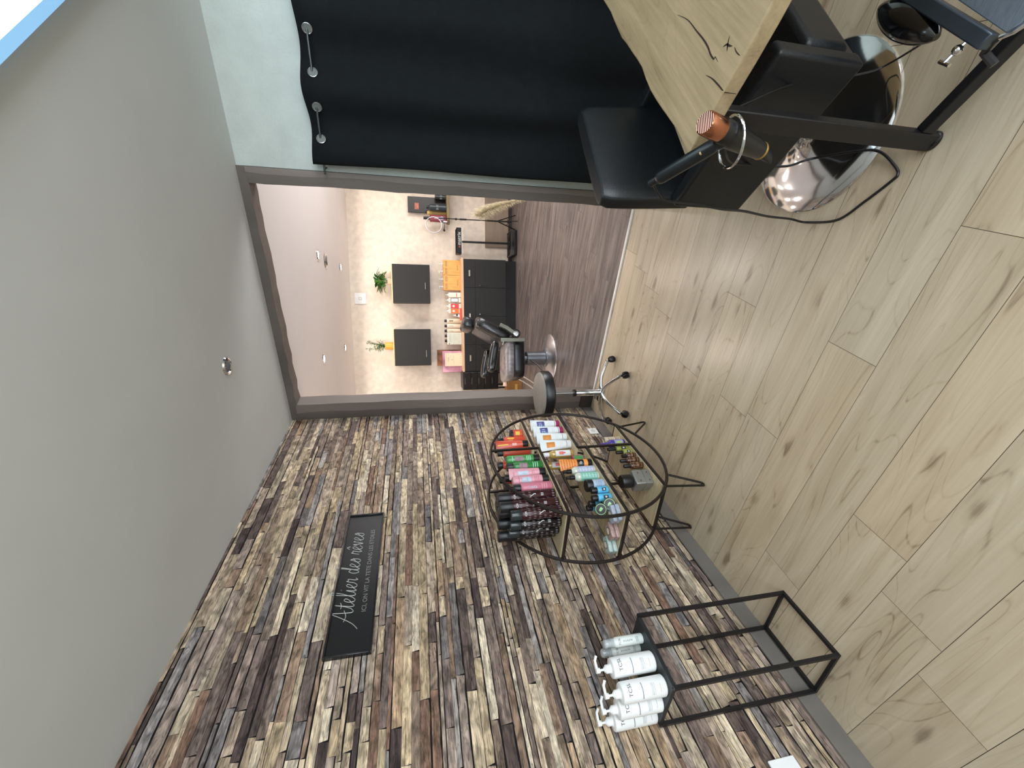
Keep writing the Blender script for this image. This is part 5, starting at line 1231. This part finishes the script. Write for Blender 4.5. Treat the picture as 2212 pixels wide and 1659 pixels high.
# display stand and lettered head
t = far('display_stand', 'black display stand with a box head lettered matrix and a tray foot', 'display stand', 1.215, 6.66, 0)
mb = MB(); mb.box(-0.185, 0.185, -0.11, 0.06, 0.838, 0.845); mb.box(-0.185, 0.185, -0.11, -0.10, 0.838, 0.905); mb.box(-0.185, 0.185, 0.05, 0.06, 0.838, 0.915); mb.box(-0.185, -0.175, -0.11, 0.06, 0.838, 0.91); mb.box(0.175, 0.185, -0.11, 0.06, 0.838, 0.91)
mb.build('tray_head', M_bplastic, t)
mb = MB(); mb.tube([(-0.186, -0.111, 0.836), (0.186, -0.111, 0.836), (0.186, 0.061, 0.836), (-0.186, 0.061, 0.836)], 0.003, 6, closed=True); mb.build('white_edging', M_white, t)
mb = MB(); v, f, w = text_geo('matrix', 0.075); k = 0.185 / w; mb.add([(x * k + 0.03, -0.1106, 0.873 + y) for x, y in v], f); mb.build('lettering', M_inkw, t)
mb = MB(); v, f, w = text_geo('M', 0.04); mb.add([(x - 0.085, -0.1106, 0.866 + y) for x, y in v], f); mb.build('red_lettering', mat('red_lettering', 'd8604e', 0.5), t)
mb = MB(); mb.box(-0.014, 0.014, -0.03, -0.005, 0.09, 0.838); mb.build('post', M_bplastic, t, bevel=0.002)
mb = MB(); mb.box(-0.18, 0.18, -0.16, 0.16, 0, 0.05); mb.build('foot_tray', M_bplastic, t, bevel=0.006)
mb = MB()
for a_, b_ in (((-0.18, -0.16), (0.18, -0.16)), ((-0.18, 0.16), (0.18, 0.16)), ((-0.18, -0.16), (-0.18, 0.16)), ((0.18, -0.16), (0.18, 0.16))): mb.bar((*a_, 0.085), (*b_, 0.085), 0.006)
for a_ in ((-0.18, -0.16), (0.18, -0.16), (-0.18, 0.16), (0.18, 0.16)): mb.bar((*a_, 0.05), (*a_, 0.091), 0.006)
mb.build('foot_rim', mat('dark_grey_tray', '3d3f42', 0.35, 0, 0.05), t)
mb = MB(); mb.box(-0.03, 0.03, -0.05, 0.02, 0.05, 0.095); mb.build('post_socket', M_bplastic, t)
# taupe plinth panel on the wall behind it
t = tag(MB().box(1.19, 1.95, 6.872, 6.899, 0.06, 0.432).build('wall_panel', mat('taupe_panel', '8f8070', 0.6, 0, 0.05, 8, stretch=(0.3, 1, 3)), bevel=0.002), 'taupe board fixed low on the far wall behind the display stand', 'panel')
t.rotation_euler = (0, 0, B_B)
# tripod mirror/shelf on the right: wooden shelf with products and a tripod below
t = far('wall_shelf', 'small dark wooden shelf at the right edge of the opening holding bottles', 'shelf', 1.62, 6.9, 1.0)
mb = MB(); mb.prism([(-0.14, -0.30), (0.45, -0.30), (0.45, -0.001), (-0.10, -0.001), (-0.16, -0.22)], 0, 0.045); mb.build('board', wood('dark_olive_wood', '4a3c22', '6b5a34', '86744a', 0, 2, 0.45, knots=False), t, bevel=0.003)
SHZ = 1.045
t = far('bottle', 'burgundy bottle with black cap on the small wooden shelf', 'bottle', 1.545, 6.70, SHZ)
mb = MB(); mb.box(-0.048, 0.048, -0.03, 0.03, 0, 0.245); mb.build('body', mat('burgundy_plastic', '7d2438', 0.35, 0, 0.06), t, bevel=0.014, segs=3)
mb = MB(); mb.lathe([(0.022, 0.245), (0.02, 0.335), (0.017, 0.338)], 20); mb.build('cap', M_bplastic, t)
mb = MB(); mb.box(-0.012, 0.018, -0.0312, -0.0302, 0.05, 0.18); mb.build('label_print', mat('mauve_grey_label', 'a98f9c', 0.5), t)
mb = MB().at(T(0.0, -0.0304, 0.07) @ Rx(PI / 2)); mb.lathe([(0.028, 0), (0.028, 0.001), (0.017, 0.001), (0.017, 0)], 24); mb.build('ring_print', mat('pale_blue_ring', '8fa2b4', 0.5), t)
for nm, lb, u, d, w, h, c, ch in (('bottle', 'pale amber bottle behind the burgundy one on the small shelf', 1.64, 6.77, 0.035, 0.31, 'c8ad6c', 'f'), ('bottle', 'dark teal bottle on the small wooden shelf by the frame', 1.70, 6.70, 0.05, 0.29, '2e3b40', 'b'), ('box', 'black box with grey lettering on the small wooden shelf by the frame', 1.86, 6.74, 0.04, 0.16, '26292c', 'n')):
    t = far(nm, lb, nm, u, d, SHZ)
    mb = MB(); mb.lathe([(w * 0.92, 0), (w, 0.004), (w, h - 0.05), (w * 0.5, h - 0.03)] if ch != 'n' else [(w, 0), (w, h)], 24); mb.build('body', mat('c_' + c, c, 0.35, 0, 0.06), t)
    if ch != 'n': mb = MB(); mb.lathe([(w * 0.45, h - 0.032), (w * 0.42, h)], 18); mb.build('cap', M_bplastic, t)
    mb = MB().at(Rz(-PI / 2)); text_on_cyl(mb, 'BTC', 0.045, w, h * 0.45, turn=0); mb.build('print', mat('grey_teal_print', '9fb0b4', 0.5), t)
t = far('box', 'tall black product box on the small shelf beside the opening frame', 'box', 1.72, 6.84, SHZ)
MB().box(-0.07, 0.15, -0.03, 0.03, 0, 0.56).build('carton', mat('dark_brown_carton', '1f1a1b', 0.4, 0, 0.1), t, bevel=0.002)
MB().box(-0.03, 0.06, -0.0312, -0.0302, 0.40, 0.46).build('coral_print', mat('coral_patch', 'b86a58', 0.5, 0, 0.2, 30), t)
# round mirror ring on a white arm
t = far('table_mirror', 'round mirror with a thin pale rim hooked over the small shelf', 'mirror', 1.425, 6.56, 1.24)
mb = MB().at(Rz(0.15)); mb.tube([(0.115 * math.cos(a), 0, 0.115 * math.sin(a)) for a in [2 * PI * k / 48 for k in range(48)]], 0.0065, 8, closed=True); mb.build('rim', mat('pale_lilac_plastic', 'd8d3de', 0.4), t)
mb = MB(); mb.tube([(0.06, 0.02, -0.10), (0.03, 0.0, -0.16), (-0.06, -0.01, -0.15)], 0.009, 8); mb.ball((-0.075, -0.01, -0.15), 0.018, su=12, sv=8); mb.build('clamp', M_bplastic, t)
mb = MB(); mb.tube([(0.05, 0.0, -0.14), (0.05, 0.0, -0.195)], 0.012, 10); mb.build('stem', mat('pale_lilac_plastic', 'd8d3de', 0.4), t)
# tripod stand
t = far('tripod', 'thin black tripod standing on the far room floor beneath the small shelf', 'tripod', 1.52, 6.56, 0)
mb = MB(); mb.tube([(0.0, 0, 0.30), (0.0, 0, 1.17)], 0.0075, 8); mb.tube([(0, 0, 0.76), (0, 0, 0.86)], 0.013, 10); mb.tube([(0, 0, 0.90), (0, 0, 0.93)], 0.016, 10); mb.tube([(0, 0, 0.08), (0, 0, 0.45)], 0.011, 8); mb.build('column', M_bplastic, t)
for a in (0.4, 2.5, 4.6):
    mb = MB(); mb.tube([(0, 0, 0.30), (0.12 * math.cos(a), 0.12 * math.sin(a), 0.006)], 0.008, 6); mb.build('leg', M_bplastic, t)
    mb = MB(); mb.tube([(0, 0, 0.12), (0.06 * math.cos(a), 0.06 * math.sin(a), 0.15)], 0.005, 6); mb.build('brace', M_bplastic, t)
# pampas grass plume leaning in
t = far('pampas_plume', 'fluffy golden pampas grass plume lying slanted beside the opening frame', 'dried grass', 1.60, 6.33, 0)
PA, PB = Vector((-0.07, 0.05, 0.61)), Vector((0.08, -0.42, 0.05))
mb = MB(); rnd = random.Random(17); dirv = (PB - PA).normalized()
for k in range(3800):
    f = rnd.random() ** 0.8; base = PA + (PB - PA) * f + Vector((0, 0, 0.09 * math.sin(PI * f)))
    a = rnd.uniform(0, 2 * PI); o1 = Vector((0.45, 0.2, 1)).normalized() * math.cos(a) + Vector((0, 1, 0)) * math.sin(a)
    l = rnd.uniform(0.06, 0.16) * (0.6 + 0.8 * math.sin(PI * min(1, f + 0.12)))
    tip = base + (o1 * 0.8 - dirv * 0.55) * l + Vector((0, 0, -0.2 * l)); mid = (base + tip) / 2 + Vector((rnd.uniform(-1, 1), rnd.uniform(-1, 1), rnd.uniform(-1, 1))) * 0.008
    w = Vector((rnd.uniform(-1, 1), rnd.uniform(-1, 1), rnd.uniform(-1, 1))).normalized() * 0.0022
    mb.add([tuple(base - w), tuple(base + w), tuple(mid + w), tuple(mid - w), tuple(tip)], [(0, 1, 2, 3), (3, 2, 4)])
for v_ in mb.v: v_.z = max(v_.z, 0.004)
o = mb.build('plume', mat('golden_straw', 'f2dfc4', 0.8, 0, 0.15, 30), t, smooth=0)
mb = MB(); mb.tube([tuple(PA + dirv * 0.05), tuple((PA + PB) / 2 + Vector((0, 0, 0.08))), tuple(PB), (0.14, -0.50, 0.005)], 0.005, 6); mb.build('stalk', mat('straw_stalk', 'b08a50', 0.7), t)

# ---- barber chair of the far room
BT = 0.24
t = far('barber_chair', 'black and chrome barber chair in the far room in front of the cabinets', 'barber chair', -0.405, 4.78, 0, turn=BT)
# local: facing -x, +y away from the viewer
M_bcl = mat('worn_black_vinyl', '1d1e21', 0.28, 0, 0.35, 9, 0.25, 30, stretch=(3, 1, 1), coat=0.3)
M_seat = mat('grey_sheen_vinyl', '8f8a8c', 0.3, 0.1, 0.22, 9, 0.3, 30, stretch=(2, 1, 1), coat=0.3)
mb = MB(); mb.lathe([(0.278, 0), (0.28, 0.008), (0.262, 0.02), (0.15, 0.045), (0.125, 0.05), (0.10, 0.06)], 64); mb.build('base_disc', mat('dull_chrome', 'd6d4da', 0.36, 1.0, 0.05, 4), t)
mb = MB(); mb.lathe([(0.105, 0.052), (0.105, 0.068), (0.082, 0.075), (0.082, 0.285), (0.076, 0.292), (0.03, 0.293), (0.03, 0.37)], 40); mb.build('pump_column', mat('grey_blue_metal', '8f959d', 0.3, 0.9, 0.05, 6), t)
mb = MB(); mb.tube([(-0.03, -0.08, 0.26), (-0.10, -0.16, 0.20), (-0.16, -0.2, 0.17)], 0.007, 8); mb.build('pump_lever', M_bplastic, t)
def cushion(name, cx, cz, lx, ly, lz, tilt, m_, e=0.4, yo=0.0):
    n = 14; rings = []
    for i in range(n + 1):
        ph = -PI / 2 + PI * i / n; c, s = math.cos(ph), math.sin(ph); cc = abs(c) ** e; ss = (abs(s) ** e) * (1 if s > 0 else -1)
        rings.append([(lx * cc * (abs(math.cos(a)) ** e) * (1 if math.cos(a) > 0 else -1), yo + ly * cc * (abs(math.sin(a)) ** e) * (1 if math.sin(a) > 0 else -1), lz * ss) for a in [2 * PI * k / 28 for k in range(28)]])
    mb = MB().at(T(cx, 0, cz) @ Ry(tilt)); mb.loft(rings); return mb.build(name, m_, t, smooth=60)
cushion('seat_cushion', -0.03, 0.515, 0.235, 0.22, 0.06, 0.05, M_seat, 0.45)
cushion('seat_base', -0.02, 0.42, 0.225, 0.225, 0.075, 0.04, mat('black_seat_shell', '0f1012', 0.3, 0, 0.05), 0.35)
cushion('backrest', 0.300, 0.69, 0.075, 0.235, 0.235, 0.50, M_bcl, 0.45)
cushion('headrest', 0.395, 0.955, 0.075, 0.14, 0.075, 0.25, M_bcl, 0.5)
for yy in (-0.15, -0.09, -0.03, 0.03, 0.09, 0.15):
    mb = MB().at(T(0.300, 0, 0.69) @ Ry(0.50)); mb.tube([(-0.0745 * (1 - 0.10 * (abs(z_) / 0.2) ** 3), yy, z_) for z_ in (-0.19, -0.12, -0.05, 0.02, 0.09, 0.15, 0.19)], 0.0022, 6); mb.build('piping', mat('grey_piping', '6b6a70', 0.4), t)
mb = MB(); mb.tube([(0.37, -0.04, 0.85), (0.405, -0.04, 0.93)], 0.008, 8); mb.tube([(0.37, 0.04, 0.85), (0.405, 0.04, 0.93)], 0.008, 8); mb.build('headrest_post', M_chrome, t)
for sy in (-1, 1):
    mb = MB(); y = sy * 0.27
    arm = cushion('armrest', -0.015, 0.722, 0.175, 0.038, 0.046, 0.20, M_bgloss, 0.55, yo=y)
    mb = MB().at(T(-0.015, 0, 0.722) @ Ry(0.20)); mb.tube([(x_, y - 0.036, 0.018) for x_ in (-0.165, -0.1, 0.0, 0.1, 0.15)], 0.005, 8); mb.build('chrome_trim', M_chrome, arm)
    mb = MB(); mb.box(0.145, 0.185, y - 0.006, y + 0.006, 0.36, 0.63); mb.build('arm_bracket', mat('grey_green_steel', '8d9086', 0.3, 0.8, 0.04), t, bevel=0.003)
    mb = MB(); mb.tube([(0.15, y, 0.60), (0.11, y, 0.61)], 0.01, 8); mb.build('arm_mount', M_chrome, t)
    mb = MB().at(T(0.235, sy * 0.268, 0.455) @ Rx(PI / 2)); mb.lathe([(0.044, -0.014), (0.048, -0.01), (0.048, 0.01), (0.044, 0.014)], 32); hg = mb.build('recline_hub', M_bplastic, t)
    mb = MB().at(T(0.235, sy * 0.268, 0.455) @ Rx(PI / 2)); mb.lathe([(0.03, 0.0141), (0.03, 0.019), (0.02, 0.021), (0.018, 0.018)] if sy < 0 else [(0.03, -0.019), (0.03, -0.0141)], 28); mb.build('hub_cap', M_chrome, hg)
    mb = MB(); mb.tube([(0.235, sy * 0.262, 0.47), (0.30, sy * 0.262, 0.555), (0.335, sy * 0.262, 0.63)], 0.02, 4, square=True); mb.build('back_bracket', mat('grey_green_steel', '8d9086', 0.3, 0.8, 0.04), t, bevel=0.003)
    mb = MB(); mb.tube([(-0.20, sy * 0.12, 0.40), (-0.26, sy * 0.12, 0.30), (-0.33, sy * 0.12, 0.20), (-0.37, sy * 0.12, 0.165)], 0.010, 8); mb.build('footrest_arm', M_chrome, t)
mb = MB(); mb.tube([(-0.372, -0.18, 0.165), (-0.372, 0.18, 0.165)], 0.014, 8); mb.box(-0.43, -0.36, -0.15, 0.15, 0.14, 0.152); mb.build('footrest', M_steel, t, bevel=0.002)
